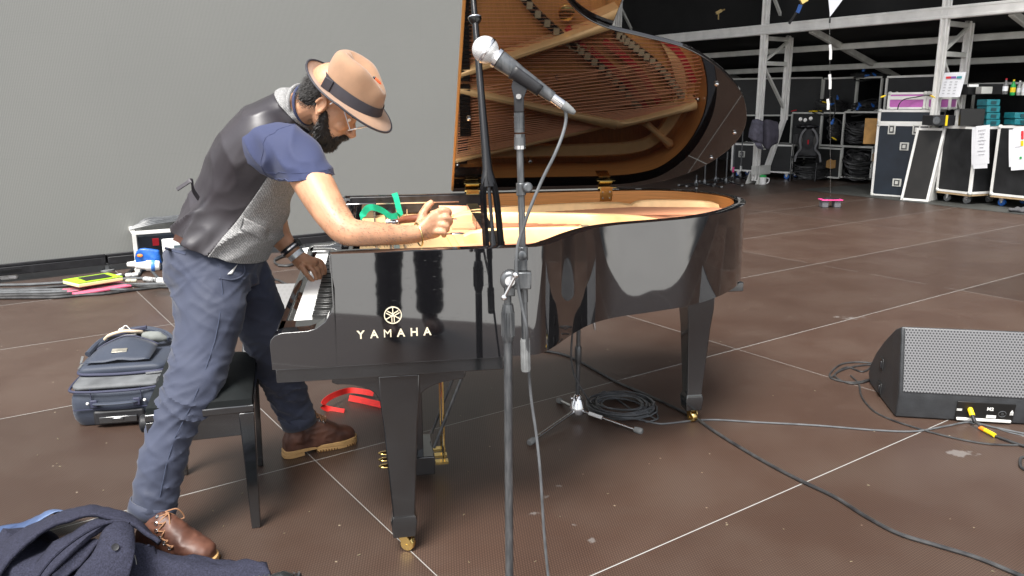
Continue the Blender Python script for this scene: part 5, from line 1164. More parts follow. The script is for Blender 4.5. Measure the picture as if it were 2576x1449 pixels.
# ================================================================= STRAPS AND TOOLS
def ribbon_obj(nm,pts,w,wd,m,label,cat,loc,th=.0012,k=6):
    g=G();g.ribbon(spl(pts,k),w,wd,th);return obj(nm,g,m,None,label=label,cat=cat,loc=loc)
ribbon_obj('red_strap',[gnd(866,1036,.004),gnd(832,1030,.006),gnd(812,1022,.03),gnd(822,1005,.05),gnd(850,990,.05),gnd(885,982,.03),gnd(940,990,.03)],.028,Z*.9+Yv*.6,red_strap_m,'red webbing strap curled on the deck under the piano, left loose end','strap',gnd(866,1036))
ribbon_obj('red_strap',[gnd(878,1001,.018),gnd(905,1006,.016),gnd(935,1013,.014),gnd(975,1022,.012)],.03,Z*.9+Yv*.5,red_strap_m,'short straight red webbing strap lying behind the near piano leg','strap',gnd(940,1010))
gy=3.7
ribbon_obj('green_strap',[P(992,486,3.72),P(997,500,3.70),P(1003,525,3.6),P(1005,538,3.5),P(985,545,3.45),P(962,530,3.42),P(940,522,3.38),P(925,524,3.36),P(913,540,3.33),P(908,556,3.32)],.028,[V3((.9,.0,-.3))]*20+[V3((.1,.5,.8))]*60,green_strap_m,'green webbing strap draped over the open front of the piano','strap',P(992,520,3.7))
tl=thing('tuning_tool','tool with a brown wooden handle held under the hand inside the piano','tool',P(1020,555,2.5))
g=G();g.tube(spl([P(1003,558,2.52),P(1012,554,2.52),P(1030,551,2.51),P(1050,549,2.50),P(1080,548,2.49),P(1110,546,2.49)],4),[.004+.009*math.sin(min(1,(i+3)/12)*PI*.5) for i in range(21)],12);obj('wooden_handle',g,wood_red,tl)
g=G();g.cyl(P(975,560,2.53),P(1004,557.5,2.52),.006,12);g.cyl(P(990,559,2.53),P(1000,558,2.52),.010,12);g.cyl(P(972,560,2.53),P(982,559.5,2.53),.011,6,False);obj('steel_shank',g,chrome,tl)
g=G();g.bar(P(1112,546,2.49),P(1150,552,2.49),.012,.003);obj('blade_tip',g,steel,tl)
fk=thing('fork','silver fork lying inside the piano beside the fingers','fork',P(1140,590,2.47))
g=G();a,b=P(1112,589,2.45),P(1136,588,2.47);g.bar(a,b,.009,.003);e=(b-a).normalized()
for i in range(4):
    o_=e.cross(Z)*(.0065*(i-1.5));g.tube([b+o_*.6,b+e*.008+o_*1.3,b+e*.03+o_*1.3,b+e*.042+o_*1.3+Z*.002],[.002,.002,.0016,.0008],6)
obj('prongs',g,chrome,fk)
# ================================================================= WEDGE MONITORS
def wedge(profile,p0,ldir,L,label,gm,panel=True,gr=(0,1)):
    ldir=ldir.normalized();pd=V3((-ldir.y,ldir.x,0));o=thing('wedge_speaker',label,'speaker',p0)
    fr=(p0,pd,Z,ldir);g=G();g.prism(profile,0,L,fr);body_=obj('cabinet',g,spkpaint,o,bevel=.008,seg=3)
    a,b=V3((profile[gr[0]][0],profile[gr[0]][1],0)),V3((profile[gr[1]][0],profile[gr[1]][1],0));e=(b-a).normalized();n_=V3((-e.y,e.x,0));
    A3=lambda u,v,w_:p0+pd*(a.x+e.x*v+n_.x*w_)+Z*(a.y+e.y*v+n_.y*w_)+ldir*u
    h=(b-a).length;g=G();E_=pd*e.x+Z*e.y;Nn=pd*n_.x+Z*n_.y
    if Nn.y>0: Nn=-Nn
    c=p0+pd*((a.x+b.x)/2)+Z*((a.y+b.y)/2)+ldir*(L/2)+Nn*.003
    g.box(c,(L-.03,h-.012,.004),(ldir,E_,Nn));obj('grille',g,gm,o,uvf=lambda p:((p-p0).dot(ldir),(p-p0).dot(E_)),bevel=.001)
    return o,c,ldir,E_,Nn,h,pd
bl_=gnd(2251,1050);br_=gnd(2520,1066);ldir=(br_-bl_).normalized();pdv=V3((-ldir.y,ldir.x,0))
def pv(x,y):
    q=onpl(x,y,bl_,ldir)-bl_;return (q.dot(pdv),q.z)
prof=[(0,.0),pv(2262,988),pv(2268,821),pv(2252,828),pv(2224,858),pv(2204,886),pv(2190,915),pv(2184,940),pv(2188,965),(pv(2220,1014)[0],.003)]
prof[0]=(0,.003)
o,gc,ld,gE,gN,gh,pdd=wedge(prof,bl_,ldir,.95,'black wedge monitor speaker with silver perforated grille at the right edge',grille,gr=(1,2))
# grille border, side grips, rear panel
for q_,(x,y) in enumerate(((2218,915),(2213,975))):
    g=G();c=onpl(x,y,bl_,ldir)-ldir*.001;g.box(c,(.008,.055,.062),(ldir,pdd,Z));hd=obj('grip_recess',g,ebony,o,bevel=.01)
    g=G();g.box(c-ldir*.006-pdd*.018,(.012,.014,.04),(ldir,pdd,Z));obj('grip',g,plastic,hd,bevel=.004)
ln_=V3((prof[1][0]-prof[0][0],prof[1][1]-prof[0][1],0)).normalized();fE=pdd*ln_.x+Z*ln_.y;fN=ldir.cross(fE);fN=fN if fN.y<0 else -fN
def FPt(u,v,w_=0): return bl_+ldir*u+fE*v+fN*w_
ux=lambda x,y:((lambda q:(q.dot(ldir),q.dot(fE)))(onpl(x,y,bl_,fN)-bl_))
u0,v0=ux(2400,1052);u1,v1=ux(2556,1018)
g=G();g.box(FPt((u0+u1)/2,(v0+v1)/2,.001),(abs(u1-u0),abs(v1-v0)+.004,.006),(ldir,fE,fN));pn=obj('connector_panel',g,ebony,o,bevel=.001)
g=G();g.box(FPt((u0+u1)/2,v0+.003,.006),(abs(u1-u0)*.94,.012,.010),(ldir,fE,fN));obj('panel_lip',g,alu,o,bevel=.002)
u_,v_=ux(2490,1030);g=text('M2',.022,FPt(u_,v_-.003,.005),ldir,fE,.0006,.0006);obj('panel_lettering',g,white_p,pn)
u_,v_=ux(2492,1047);g=G();g.box(FPt(u_,v_,.005),(.04,.014,.002),(ldir,fE,fN));obj('serial_sticker',g,white_p,pn)
u_,v_=ux(2520,1040);g=G();g.tube([FPt(u_+.016*math.cos(t),v_+.014*math.sin(t),.006) for t in [2*PI*j/20 for j in range(20)]],.0018,6,closed=True);g.cyl(FPt(u_,v_,.004),FPt(u_,v_,.009),.006,12);obj('socket',g,satin_metal,pn)
g=G();u_,v_=ux(2545,1035);g.prism([(-.007,-.006),(.007,-.006),(0,.007)],-.001,.001,(FPt(u_,v_+.002,.005),ldir,fE,fN));
for i in range(3): g.box(FPt(u_,v_-.008-.004*i,.005),(.014,.0015,.002),(ldir,fE,fN))
obj('warning_mark',g,white_p,pn)
g=G();u_,v_=ux(2412,1032)
for i in range(3): g.box(FPt(u_,v_+.01-.004*i,.005),(.022,.0014,.002),(ldir,fE,fN))
obj('small_print',g,white_p,pn)
pa,pb2=P(2437,1020,3.40),P(2452,1062,3.33)
cp=thing('plug','yellow and blue banded cable plug in the wedge speaker panel','cable plug',pb2)
for (k0,k1,r_,m_) in ((0,.18,.011,bluep),(.15,.62,.0115,yellowp),(.6,1.,.009,plastic)):
    g=G();g.cyl(pa.lerp(pb2,k0),pa.lerp(pb2,k1),r_,14);obj('plug_band',g,m_,cp)
g=G();g.tube(spl([pb2,P(2462,1068,3.3),gnd(2470,1078,.01),gnd(2500,1095,.008),gnd(2540,1110,.008),gnd(2600,1130,.008)],5),.006,8);obj('lead',g,cable_m,cp)
ta=gnd(2466,1076,.012);tb2=gnd(2502,1095,.012);g=G();g.cyl(ta,tb2,.0095,12);obj('yellow_sleeve',g,yellowp,cp);
g=G();g.cyl(ta,ta.lerp(tb2,.35),.0098,12);obj('orange_sleeve',g,orangep,cp)
cable([(2090,952),(2110,935),(2150,922),(2200,918),(2240,930),(2200,950),(2150,962),(2100,955),(2088,940),(2120,915),(2180,912),(2215,925),(2190,955),(2140,965),(2100,945),(2130,924),(2170,935),(2195,920)],.005,cable_m,'black cable looped on the deck behind the wedge speaker')
cable([(2140,945),(2160,965),(2165,990),(2175,1010),(2200,1035),(2240,1055),(2300,1075),(2360,1092),(2430,1108),(2500,1118),(2600,1120)],.0045,cable_m,'thin black cable curving round the front of the wedge speaker')
cable([(2440,1064),(2490,1072),(2540,1088),(2600,1100)],.003,cable_g,'thinnest grey cable leaving the wedge speaker to the right')
cable([(2600,1160),(2572,1150),(2566,1165),(2575,1180),(2610,1190)],.006,cable_m,'black cable loop just entering at the right edge')
w2=gnd(725,838);l2=(gnd(830,815)-gnd(640,850)).normalized();l2=V3((l2.x,l2.y,0)).normalized()
w2=P(655,838,4.5);w2.z=0;w2=w2-l2*.12
wedge([(0,.003),(.03,.06),(.30,.36),(.40,.32),(.44,.2),(.42,.003)],w2,V3((.99,.12,0)),.75,'dark wedge speaker with black grille beyond the keyboard, between legs and piano',grille_d,gr=(1,2))
# ================================================================= BACKSTAGE: FLIGHT CASES
def ibox(xl,yl,xr,yr,ytop,depth,zb=0.,Ynear=None):   # box from its front bottom edge; returns origin, x dir, y dir (away), z, L, D, H
    a=gnd(xl,yl,zb) if Ynear is None else P(xl,yl,Ynear);b=gnd(xr,yr,zb) if Ynear is None else P(xr,yr,Ynear)
    a.z=zb if Ynear is None else a.z
    e=V3((b.x-a.x,b.y-a.y,0));L=e.length;e.normalize();f=V3((-e.y,e.x,0));h=P(xl,ytop,a.y).z-a.z
    return a,e,f,L,depth,h
def flight(label,bx,m=case_blk,edge=.03,latches=(),handles=(),lidline=None,wheels=None,group='flight cases',corners=True,wood=False,name='flight_case',wcol=rubber,rimm=alu):
    a,e,f,L,D,H=bx;o=thing(name,label,'flight case',a,group=group);B=lambda x,y,z:a+e*x+f*y+Z*z
    g=G();g.box(B(L/2,D/2,H/2),(L-.004,D-.004,H-.004),(e,f,Z));obj('panel_shell',g,m,o)
    t=edge
    for (p,q) in [((0,0,0),(L,0,0)),((0,0,H),(L,0,H)),((0,D,0),(L,D,0)),((0,D,H),(L,D,H)),((0,0,0),(0,0,H)),((L,0,0),(L,0,H)),((0,D,0),(0,D,H)),((L,D,0),(L,D,H)),((0,0,0),(0,D,0)),((L,0,0),(L,D,0)),((0,0,H),(0,D,H)),((L,0,H),(L,D,H))]:
        P0,P1=V3(p),V3(q)
        ins=lambda v:V3((v.x+(t/2-.004 if v.x<L/2 else -t/2+.004),v.y+(t/2-.004 if v.y<D/2 else -t/2+.004),v.z+(t/2-.004 if v.z<H/2 else -t/2+.004)))
        P0,P1=ins(P0),ins(P1);g=G();k=.0012*([0,1,2][[i for i in range(3) if abs(P1[i]-P0[i])>1e-6][0]]);g.bar(B(*P0),B(*P1),t+k*2,t+k*2,Z if abs(P1.z-P0.z)<1e-6 else e) if True else 0
        obj('edge_rail',g,rimm,o)
    if corners:
        for x in (0,L):
            for y in (0,D):
                for z in (0,H):
                    g=G();g.ell(B(x+(.014 if x==0 else -.014),y+(.014 if y==0 else -.014),z+(.014 if z==0 else -.014)),.034,n=10,m=6);obj('ball_corner',g,alu_d,o)
    if lidline:
        g=G();g.box(B(L/2,-.002,lidline*H),(L,.012,.05),(e,f,Z));g.box(B(L+.002,D/2,lidline*H),(.012,D,.05),(e,f,Z));obj('lid_joint',g,rimm,o)
    def dish(x,z,w_,h_):
        g=G();g.box(B(x,-.006,z),(w_,.012,h_),(e,f,Z));q=obj('latch_dish',g,alu_d,o,bevel=.006)
        g=G();g.box(B(x,-.0135,z),(w_*.62,.004,h_*.72),(e,f,Z));obj('latch_recess',g,mat('dish_shadow',(.10,.10,.10),.5,.5,noise_s=30,var=.6),q);g=G();g.box(B(x,-.020,z),(w_*.32,.014,h_*.42),(e,f,Z));obj('latch_key',g,alu_d,q,bevel=.003)
    for (x,z) in latches: dish(x*L,z*H,.11,.15)
    for (x,z) in handles: dish(x*L,z*H,.13,.12)
    if wood:
        g=G();g.box(B(L/2,D/2,-.018),(L,D,.03),(e,f,Z));obj('dolly_board',g,mat('plywood',(.38,.27,.15),.6,noise_s=8,var=.25,stretch=(3,3,30)),o)
    if wheels:
        zb=wheels
        for x in (.12,L-.12):
            for y in (.1,D-.12):
                g=G();g.cyl(B(x,y-.018,-zb+.05),B(x,y+.018,-zb+.05),.05,16);wv=obj('caster',g,wcol,o);g=G();g.prism([(-.035,.05),(.035,.05),(.012,-.01),(-.012,-.01)],-.026,-.021,(B(x,y,-zb+.055),e,Z,f));g.prism([(-.035,.05),(.035,.05),(.012,-.01),(-.012,-.01)],.021,.026,(B(x,y,-zb+.055),e,Z,f));g.box(B(x,y,-.028 if wood else -.008),(.09,.07,.012),(e,f,Z));g.cyl(B(x,y-.03,-zb+.05),B(x,y+.03,-zb+.05),.014,10);obj('caster_fork',g,chrome,wv)
    return o,B,L,D,H
bA=ibox(2191,491,2322,500,312,.62)
flight('tall dark blue flight case with two top latches and a pink case on its lid',bA,case_blu,latches=((.28,.93),(.74,.93)),handles=((.55,.70),(.48,.20)),lidline=1.0)
a,e,f,L,D,H=bA
topA=(a+Z*(H+.012)-f*.0,e,f,L*1.02,D,.20)
flight('shallow dark lid sitting on the tall dark blue flight case',topA,case_blu,corners=True,edge=.035,name='flight_case')
zt_=H+.215
pa_=a+Z*(zt_+.012)+e*.10+f*.05
flight('pink flight case lying on the tall dark blue case, left of two',(pa_,e,f,L*.70,.35,.24),pinkm,edge=.03,lidline=.68)
flight('pink flight case lying on the tall dark blue case, right of two',(pa_+e*(L*.70+.02),e,f,L*.42,.35,.24),pinkm,edge=.03,lidline=.68)
cable([(2252,300,12.5),(2256,285,12.4),(2262,262,12.3),(2275,250,12.2),(2300,245,12.2),(2330,240,12.1),(2350,243,12.1)],.008,cable_m,'cable looped over the top of the pink cases')
# leaning panel
la=gnd(2268,503);lb=gnd(2346,509);le=(lb-la).normalized();lf=V3((-le.y,le.x,0));lt=P(2303,322,la.y+.15);
lean=thing('flight_case_board','brown-black board with a metal rim leaning on the tall blue case','board',la)
lz=(Z*1.0+le*.08+lf*.12).normalized();ly=le.cross(lz).normalized()*-1;ly=ly if ly.y>0 else -ly;Hh=(P(2303,322,la.y+.1)-la).length
g=G();LW=(lb-la).length*.82;g.box(la+le*(LW/2)+lz*(Hh/2)+ly*.05,(LW,.10,Hh-.02),(le,ly,lz));obj('panel',g,mat('brown_black_laminate',(.012,.011,.010),.5,noise_s=6,var=.3),lean)
for p0,p1 in (((0,0),(0,Hh)),((LW,0),(LW,Hh)),((0,.015),(LW,.015)),((0,Hh-.015),(LW,Hh-.015))):
    g=G();g.bar(la+le*p0[0]+lz*p0[1]+ly*.05,la+le*p1[0]+lz*p1[1]+ly*.05,.112 if p0[0]==p1[0] and False else .035,.11,up=ly);obj('metal_rim',g,alu,lean)
def over(bx,dz): a,e,f,L,D,H=bx;return (a+Z*dz,e,f,L,D,H)
a1=gnd(2352,506);a2=gnd(2436,517)
bB=ibox(2352,506,2436,517,318,.66);bB=(bB[0]+Z*.16,bB[1],bB[2],bB[3],.66,bB[5]-.16)
oB=flight('wheeled black flight case with pinned papers, under the second tower',bB,wheels=.15,wood=True,handles=(),latches=())
bC=ibox(2487,518,2600,531,317,.7);bC=(bC[0]+Z*.16,bC[1],bC[2],bC[3]*1.05,.7,bC[5]-.16)
oC=flight('wheeled black flight case with blue wheel and colour chart paper, far right',bC,wheels=.15,wood=True,wcol=bluep)
# papers
def paperpile(label,bx,x,zt,tilt=.1,w_=.21,h_=.30,marks=()):
    a,e,f,L,D,H=bx;o=thing('paper_notice',label,'paper notice',a+e*x-f*.02+Z*zt);p=a+e*x-f*.024+Z*zt
    e2=(e*math.cos(tilt)+Z*math.sin(tilt));z2=(Z*math.cos(tilt)-e*math.sin(tilt))
    for k,(dx,dz) in enumerate(((0,0),(.03,-.05),(.06,.01))):
        g=G();R=[[p+e2*(dx+w_*i/4-w_/2)+z2*(dz-h_*j/6)-f*(.004*k+.006*math.sin(j*.5)) for i in range(5)] for j in range(7)];g.rings(R,False,False);q=obj('sheet',g,paper,o)
    for (u,v,ww,hh,m_) in marks:
        g=G();g.box(p+e2*(.06+u*w_)+z2*(.01-v*h_)-f*.018,(ww,.002,hh),(e2,f,z2));obj('printed_mark',g,m_,q)
inkg=mat('grey_ink',(.35,.35,.38),.7);red_ink=mat('red_ink',(.7,.04,.05),.6)
lines=[(-.02,.12+.09*i,.12-.03*(i%3),.006,inkg) for i in range(8)]
paperpile('pile of white printed papers pinned on the wheeled case under the tower',bB,.60,bB[5]+.01,.12,.22,.52,lines)
paperpile('white papers with a red and yellow bar pinned on the rightmost wheeled case',bC,.28,bC[5]-.03,.14,.24,.50,[(.05,.2,.035,.11,red_ink),(.03,.42,.035,.07,yellowp),(-.05,.8,.03,.03,greenp),(-.2,.5,.08,.005,inkg)])
tB=TP(3.12,0,0)
pp=P(2398,182,tB.y-.25);o=thing('paper_notice','white timetable sheet with coloured header taped to the second tower','paper notice',pp)
g=G();R=[[pp+BD*(-.12+.30*i/4)*1.0+Z*(.0-.34*j/6)+BD*(-.05*j/6)-AD*(.01*math.sin(i*.9)) for i in range(5)] for j in range(7)];g.rings(R,False,False);q=obj('sheet',g,paper,o)
for c_,x0_ in ((red_ink,-.07),(mat('violet_ink',(.25,.1,.4),.6),.0),(mat('teal_ink',(.05,.3,.35),.6),.08)):
    g=G();g.box(pp+BD*(x0_+.02)-Z*.07-AD*.016,(.07,.002,.03),(BD,AD,Z));obj('printed_mark',g,c_,q)
for i in range(5):
    for j in range(3):
        g=G();g.box(pp+BD*(-.08+.075*j-.01*i/2)-Z*(.13+.04*i)-AD*.018,(.035,.002,.007),(BD,AD,Z));obj('printed_mark',g,inkg,q)
# stacked black cases / shelves in the middle
def tint(xl,yl,xr,yr,ytop,Y,depth): return ibox(xl,yl,xr,yr,ytop,depth,Ynear=Y)
BK=lambda x,Y:Y*1.17 if (1600<x<2215 and Y>12) else Y
def rack(label,xl,xr,yb,yt,Y0,Y1,depth=.7,nsh=0,open_=True,m=case_blk):
    Y0,Y1=BK(xl,Y0),BK(xl,Y1)
    a=P(xl,yb,Y0);b=P(xr,yb,Y1);b.z=a.z;e=V3((b.x-a.x,b.y-a.y,0));L=e.length;e.normalize();f=V3((-e.y,e.x,0));H=P(xl,yt,Y0).z-a.z
    o=thing('case_rack',label,'case',a,group='stacked cases at the back');B=lambda x,y,z:a+e*x+f*y+Z*z
    if open_:
        for c,s_ in ((B(L/2,depth,H/2),(L,.02,H)),(B(0,depth/2,H/2),(.02,depth,H)),(B(L,depth/2,H/2),(.02,depth,H)),(B(L/2,depth/2,0),(L,depth,.02)),(B(L/2,depth/2,H),(L,depth,.02))):
            g=G();g.box(c,s_,(e,f,Z));obj('panel',g,m,o)
    else:
        g=G();g.box(B(L/2,depth/2,H/2),(L-.01,depth-.01,H-.01),(e,f,Z));obj('panel',g,m,o)
    for k,(p,q) in enumerate((((0,0,0),(L,0,0)),((0,0,H),(L,0,H)),((0,0,.02),(0,0,H-.02)),((L,0,.02),(L,0,H-.02)))):
        g=G();g.bar(B(*p),B(*q),.03+.001*k,.03+.001*k,up=Z if k<2 else e);obj('edge_rail',g,alu_d,o)
    return o,B,L,H,e,f
rack('upper black case with metal rim above the yellow plug shelf, left of two',2068,2150,277,198,13.6,13.0,open_=False)
rack('open upper black case holding blue plugs, right of two',2152,2212,277,196,13.0,12.6)
rack('lower black case behind the chair with the backpack',1988,2062,365,284,13.6,13.1,open_=False)
r3=rack('lower open black case holding hanging cables behind the string of white flags',2063,2118,365,284,13.1,12.75)
r4=rack('floor level black case with brown cardboard scraps',2020,2112,440,370,13.3,12.7,open_=False,m=mat('grey_black_laminate',(.016,.017,.017),.55,noise_s=4,var=.4))
r5=rack('floor level open case full of black cables',2114,2190,445,368,12.7,12.3)
rack('middle open case full of black cables under the cardboard',2118,2204,367,282,12.75,12.3)
rack('large black case standing behind the pink cases',2222,2345,305,194,13.2,12.5,open_=False)
rack('long low black case behind the tower with the jacket',1700,2062,290,201,14.9,14.0,open_=False)
rack('open black shelf with tools and bottles at the far right edge',2440,2620,318,212,12.6,11.6,depth=.5)
for (x,y,Y,w_,h_,lb) in ((2093,412,13.0,.11,.09,'torn cardboard scrap stuck on the floor level case'),(2208,395,12.5,.10,.10,'cardboard scrap on top of the floor cable heap'),(2268,0,0,0,0,'')):
    if w_:
        c=P(x,y,BK(x,Y)-.25);g=G();g.prism([(-w_,-h_*.75),(-w_*.2,-h_),(w_*.8,-h_*.85),(w_,h_*.3),(w_*.75,h_*.8),(w_*.1,h_*.7),(-w_*.3,h_),(-w_,h_*.6)],-.004,.004,(c,X,Z,-Yv));obj('cardboard_scrap',g,cardboard,None,label=lb,cat='cardboard',loc=c)
c=P(2192,330,12.9);g=G();g.box(c,(.22,.01,.40),(bA[1],bA[2],Z));obj('cardboard_sheet',g,cardboard,None,label='brown cardboard sheet standing behind the tall blue case',cat='cardboard',loc=c)
# heaps of cables: each a tangle
def tangle(cx_,cy_,Y,rx,rz,n,label,loc_floor=False,r=.012,m=cable_m,nm='cable_heap',flat=.5):
    if BK(cx_,Y)!=Y: rx*=1.17;rz*=1.17
    c=P(cx_,cy_,BK(cx_,Y));rnd=random.Random(int(cx_*7+cy_));g=G()
    for i in range(n):
        ph=rnd.uniform(0,6.28);R_=rnd.uniform(.35,1.);h0=rnd.uniform(-.8,.5);tl=rnd.uniform(-.5,.5);pts=[]
        for k in range(13):
            a=ph+k*.52+rnd.uniform(-.1,.1);pts.append(c+V3((rx*R_*math.cos(a)+rnd.uniform(-.02,.02),rx*flat*R_*math.sin(a),rz*(h0+tl*math.cos(a)*.6)*R_+rnd.uniform(-.015,.015)+rz*.25*math.sin(a))))
        if loc_floor: pts=[V3((p.x,p.y,max(p.z,r))) for p in pts]
        g.tube(spl(pts,3),r,5)
    core=G();core.ell(c-Z*rz*.15,(rx*.72,rx*flat*.7,rz*.62));f=fuse(core,.03,1);disp(f,lambda v,n:.03*nz(v,9));g._m(f)
    return obj(nm,g,m,None,label=label,cat='cable heap',loc=c,group='cable heaps')
tangle(2092,265,13.2,.30,.20,20,'tangle of black cables with blue plugs on the lower left case')
tangle(2178,266,12.7,.22,.14,18,'tangle of black cables with blue plugs in the open upper case')
tangle(2172,325,12.5,.28,.22,30,'heap of black cables in the middle open case')
tangle(2162,410,12.4,.26,.28,32,'heap of black cables in the floor level open case')
tangle(2045,425,13.0,.33,.20,34,'coiled black cable bundle on the floor behind the folding chair',True)
tangle(2190,190,13.0,.33,.08,14,'black cables with blue plugs lying on top of the upper cases')
tangle(2100,320,12.9,.12,.22,12,'hanging hank of black cable on the lower open case')
def plug(x,y,Y,ang,label,m=bluep,s=1.):
    c=P(x,y,BK(x,Y));d=V3((math.cos(ang),-.3,math.sin(ang))).normalized();o=thing('plug',label,'plug',c,group='blue mains plugs')
    g=G();s*=.62;g.lathe([(.001,-.06*s),(.03*s,-.055*s),(.034*s,-.03*s),(.034*s,.02*s),(.026*s,.03*s),(.02*s,.08*s),(.012*s,.085*s)],c,d,14);obj('housing',g,m,o);g=G();g.lathe([(.036*s,-.03*s),(.038*s,-.02*s),(.038*s,-.012*s),(.036*s,-.008*s)],c,d,14);obj('lock_ring',g,mat('light_blue_plastic',(.05,.2,.6),.4),o);return o
pl=[(2092,262,13.0,.3,'left of the two blue plugs in the tangle on the lower left case'),(2107,246,12.95,1.9,'upper right of the two blue plugs in the tangle on the lower left case'),(2158,272,12.5,1.2,'blue plug at the left inside the open upper case'),(2196,265,12.4,2.4,'blue plug at the right inside the open upper case'),(2173,176,12.9,.8,'blue plug on top of the upper cases, highest of them'),(2180,190,12.8,.2,'blue plug low on the pile above the upper cases, at its left'),(2200,188,12.8,2.6,'blue plug low on the pile above the upper cases, at its right'),(2163,264,12.5,2.2,'blue plug lying behind another inside the open upper case')]
for x,y,Y,a_,lb in pl: plug(x,y,Y,a_,lb)
plug(2094,307,12.3,1.4,'blue plug dangling on a cable in front of the lower cases',s=1.2)
cable([(2096,296,14.4),(2102,275,14.4),(2100,255,14.5),(2092,244,14.6),(2078,248,14.9)],.01,cable_m,'cable holding the dangling blue plug')
for (x0,y0,x1,y1,Y,m_,lb) in ((2035,280,2068,279,13.3,yellowp,'yellow handled tool lying on the case behind the backpack'),(2068,255,2080,259,13.1,yellowp,'yellow taped cable end in the tangle on the lower left case'),(1990,280,2004,277,13.4,red_felt,'red taped cable end on the case behind the backpack'),(2092,345,2104,352,12.7,yellowp,'yellow taped cable in the hanging hank'),(2215,245,2228,240,12.1,yellowp,'yellow clip on the cable over the pink cases'),(2340,240,2352,246,12.1,yellowp,'yellow plug on the cable over the pink cases')):
    a,b=P(x0,y0,BK(x0,Y)-.2),P(x1,y1,BK(x0,Y)-.2);g=G();g.tube([a,a.lerp(b,.5),b],[.008,.014,.008],8);obj('taped_end',g,m_,None,label=lb,cat='cable end',loc=a)
for (x,y,Y,lb) in ((2014,300,14.0,'pale cable connector on the backpack chair, left of three'),(2026,302,14.0,'pale cable connector on the backpack chair, middle of three'),(2040,298,14.0,'round white lamp head above the backpack')):
    c=P(x,y,Y);g=G();g.lathe([(.001,-.02),(.03,-.016),(.034,0),(.02,.012),(.012,.03),(.001,.032)],c,-Yv+X*.3,16);obj('connector',g,white_p,None,label=lb,cat='connector',loc=c)
# road case under tower, folding chair with backpack, jacket
oc=flight('big black road case with two recessed handles behind the tower foot',(lambda b:(b[0]+Z*.12,b[1],b[2],b[3],.7,b[5]-.12))(ibox(1838,444,1990,452,361,.7)),handles=((.17,.62),(.42,.62)),latches=((.52,.95),),wheels=.12,wcol=bluep)
chc=gnd(1990,455);ch=thing('folding_chair','black folding chair carrying the backpack beside the tower','chair',chc)
cx=V3((.92,-.38,0));cy=V3((.38,.92,0))
def CHp(x,y,z): return chc+cx*x+cy*y+Z*z
for x in (-.02,.42):
    for (p,q) in (((x,.0,.0),(x,.30,.86)),((x,.42,.0),(x,.02,.46))):
        g=G();g.cyl(CHp(*p),CHp(*q),.011,8);obj('leg',g,plastic,ch)
g=G();g.box(CHp(.2,.18,.44),(.42,.38,.02),(cx,cy,Z));obj('seat',g,plastic,ch,bevel=.006)
g=G();g.box(CHp(.2,.30,.76),(.42,.02,.2),(cx,cy,Z));obj('backrest',g,plastic,ch,bevel=.008)
g=G();g.cyl(CHp(-.02,.2,.15),CHp(.42,.2,.15),.009,8);obj('stretcher',g,plastic,ch)
bpk=thing('backpack','dark grey backpack with pale straps standing on the folding chair','backpack',CHp(.24,.1,.45))
g=G();g.ell(CHp(.24,.12,.72),(.19,.12,.28),(cx,cy,Z));g.box(CHp(.24,.12,.60),(.34,.2,.28),(cx,cy,Z));f=fuse(g,.015,5);disp(f,lambda v,n:.012*nz(v,12));obj('bag_body',f,mat('dark_grey_nylon',(.022,.022,.024),.7,noise_s=9,var=.4),bpk)
for s_ in (-.08,.10):
    g=G();g.ribbon(spl([CHp(.24+s_*.6,-.0,.96),CHp(.24+s_*1.3,-.03,.88),CHp(.24+s_*1.7,-.04,.74),CHp(.24+s_*1.4,-.03,.60),CHp(.24+s_*2.2,.0,.50),CHp(.24+s_*2.5,-.05,.36)],5),.035,cx,.004);obj('strap',g,mat('strap_grey',(.13,.13,.135),.7),bpk)
for s_ in (-.12,.13):
    g=G();g.ell(CHp(.24+s_,-.012,.74),(.035,.02,.09),(cx,cy,Z));obj('pad',g,mat('pad_grey',(.06,.058,.055),.8),bpk)
g=G();g.box(CHp(.25,-.02,.72),(.025,.01,.08),(cx,cy,Z));obj('red_tag',g,red_felt,bpk)
g=G();g.ell(CHp(.2,.1,1.0),(.22,.14,.04),(cx,cy,Z));f=fuse(g,.015,2);disp(f,lambda v,n:.02*nz(v,14));obj('folded_cloth',f,plastic,None,label='black folded cloth on top of the backpack',cat='cloth',loc=CHp(.2,.1,1.0))
J0=P(1925,345,14.2);jko=thing('jacket','grey patterned jacket hung on the aluminium tower','jacket',J0)
sheet([[(1893,303,13.95),(1887,325,13.9),(1883,345,13.9)],[(1905,300,13.9),(1900,328,13.78),(1898,352,13.82)],[(1918,306,13.95),(1915,335,13.85),(1913,360,13.9)],[(1924,318,14.05),(1922,342,13.95),(1922,364,14.0)]],greyfab,'sleeve_drape',jko,.03)
sheet([[(1920,304,14.0),(1918,335,13.95),(1919,362,13.95)],[(1930,302,13.9),(1929,335,13.8),(1930,376,13.85)],[(1942,304,13.95),(1944,338,13.85),(1942,366,13.9)],[(1955,306,14.05),(1958,335,13.95),(1955,360,14.0)]],mat('grey_cloth',(.055,.05,.068),.9,noise_s=10,var=.3),'body_drape',jko,.03)
sheet([[(1886,345,14.0),(1896,358,13.9),(1905,372,13.9)],[(1912,350,13.95),(1916,366,13.85),(1920,376,13.9)]],greyfab,'hem_drape',jko,.03)
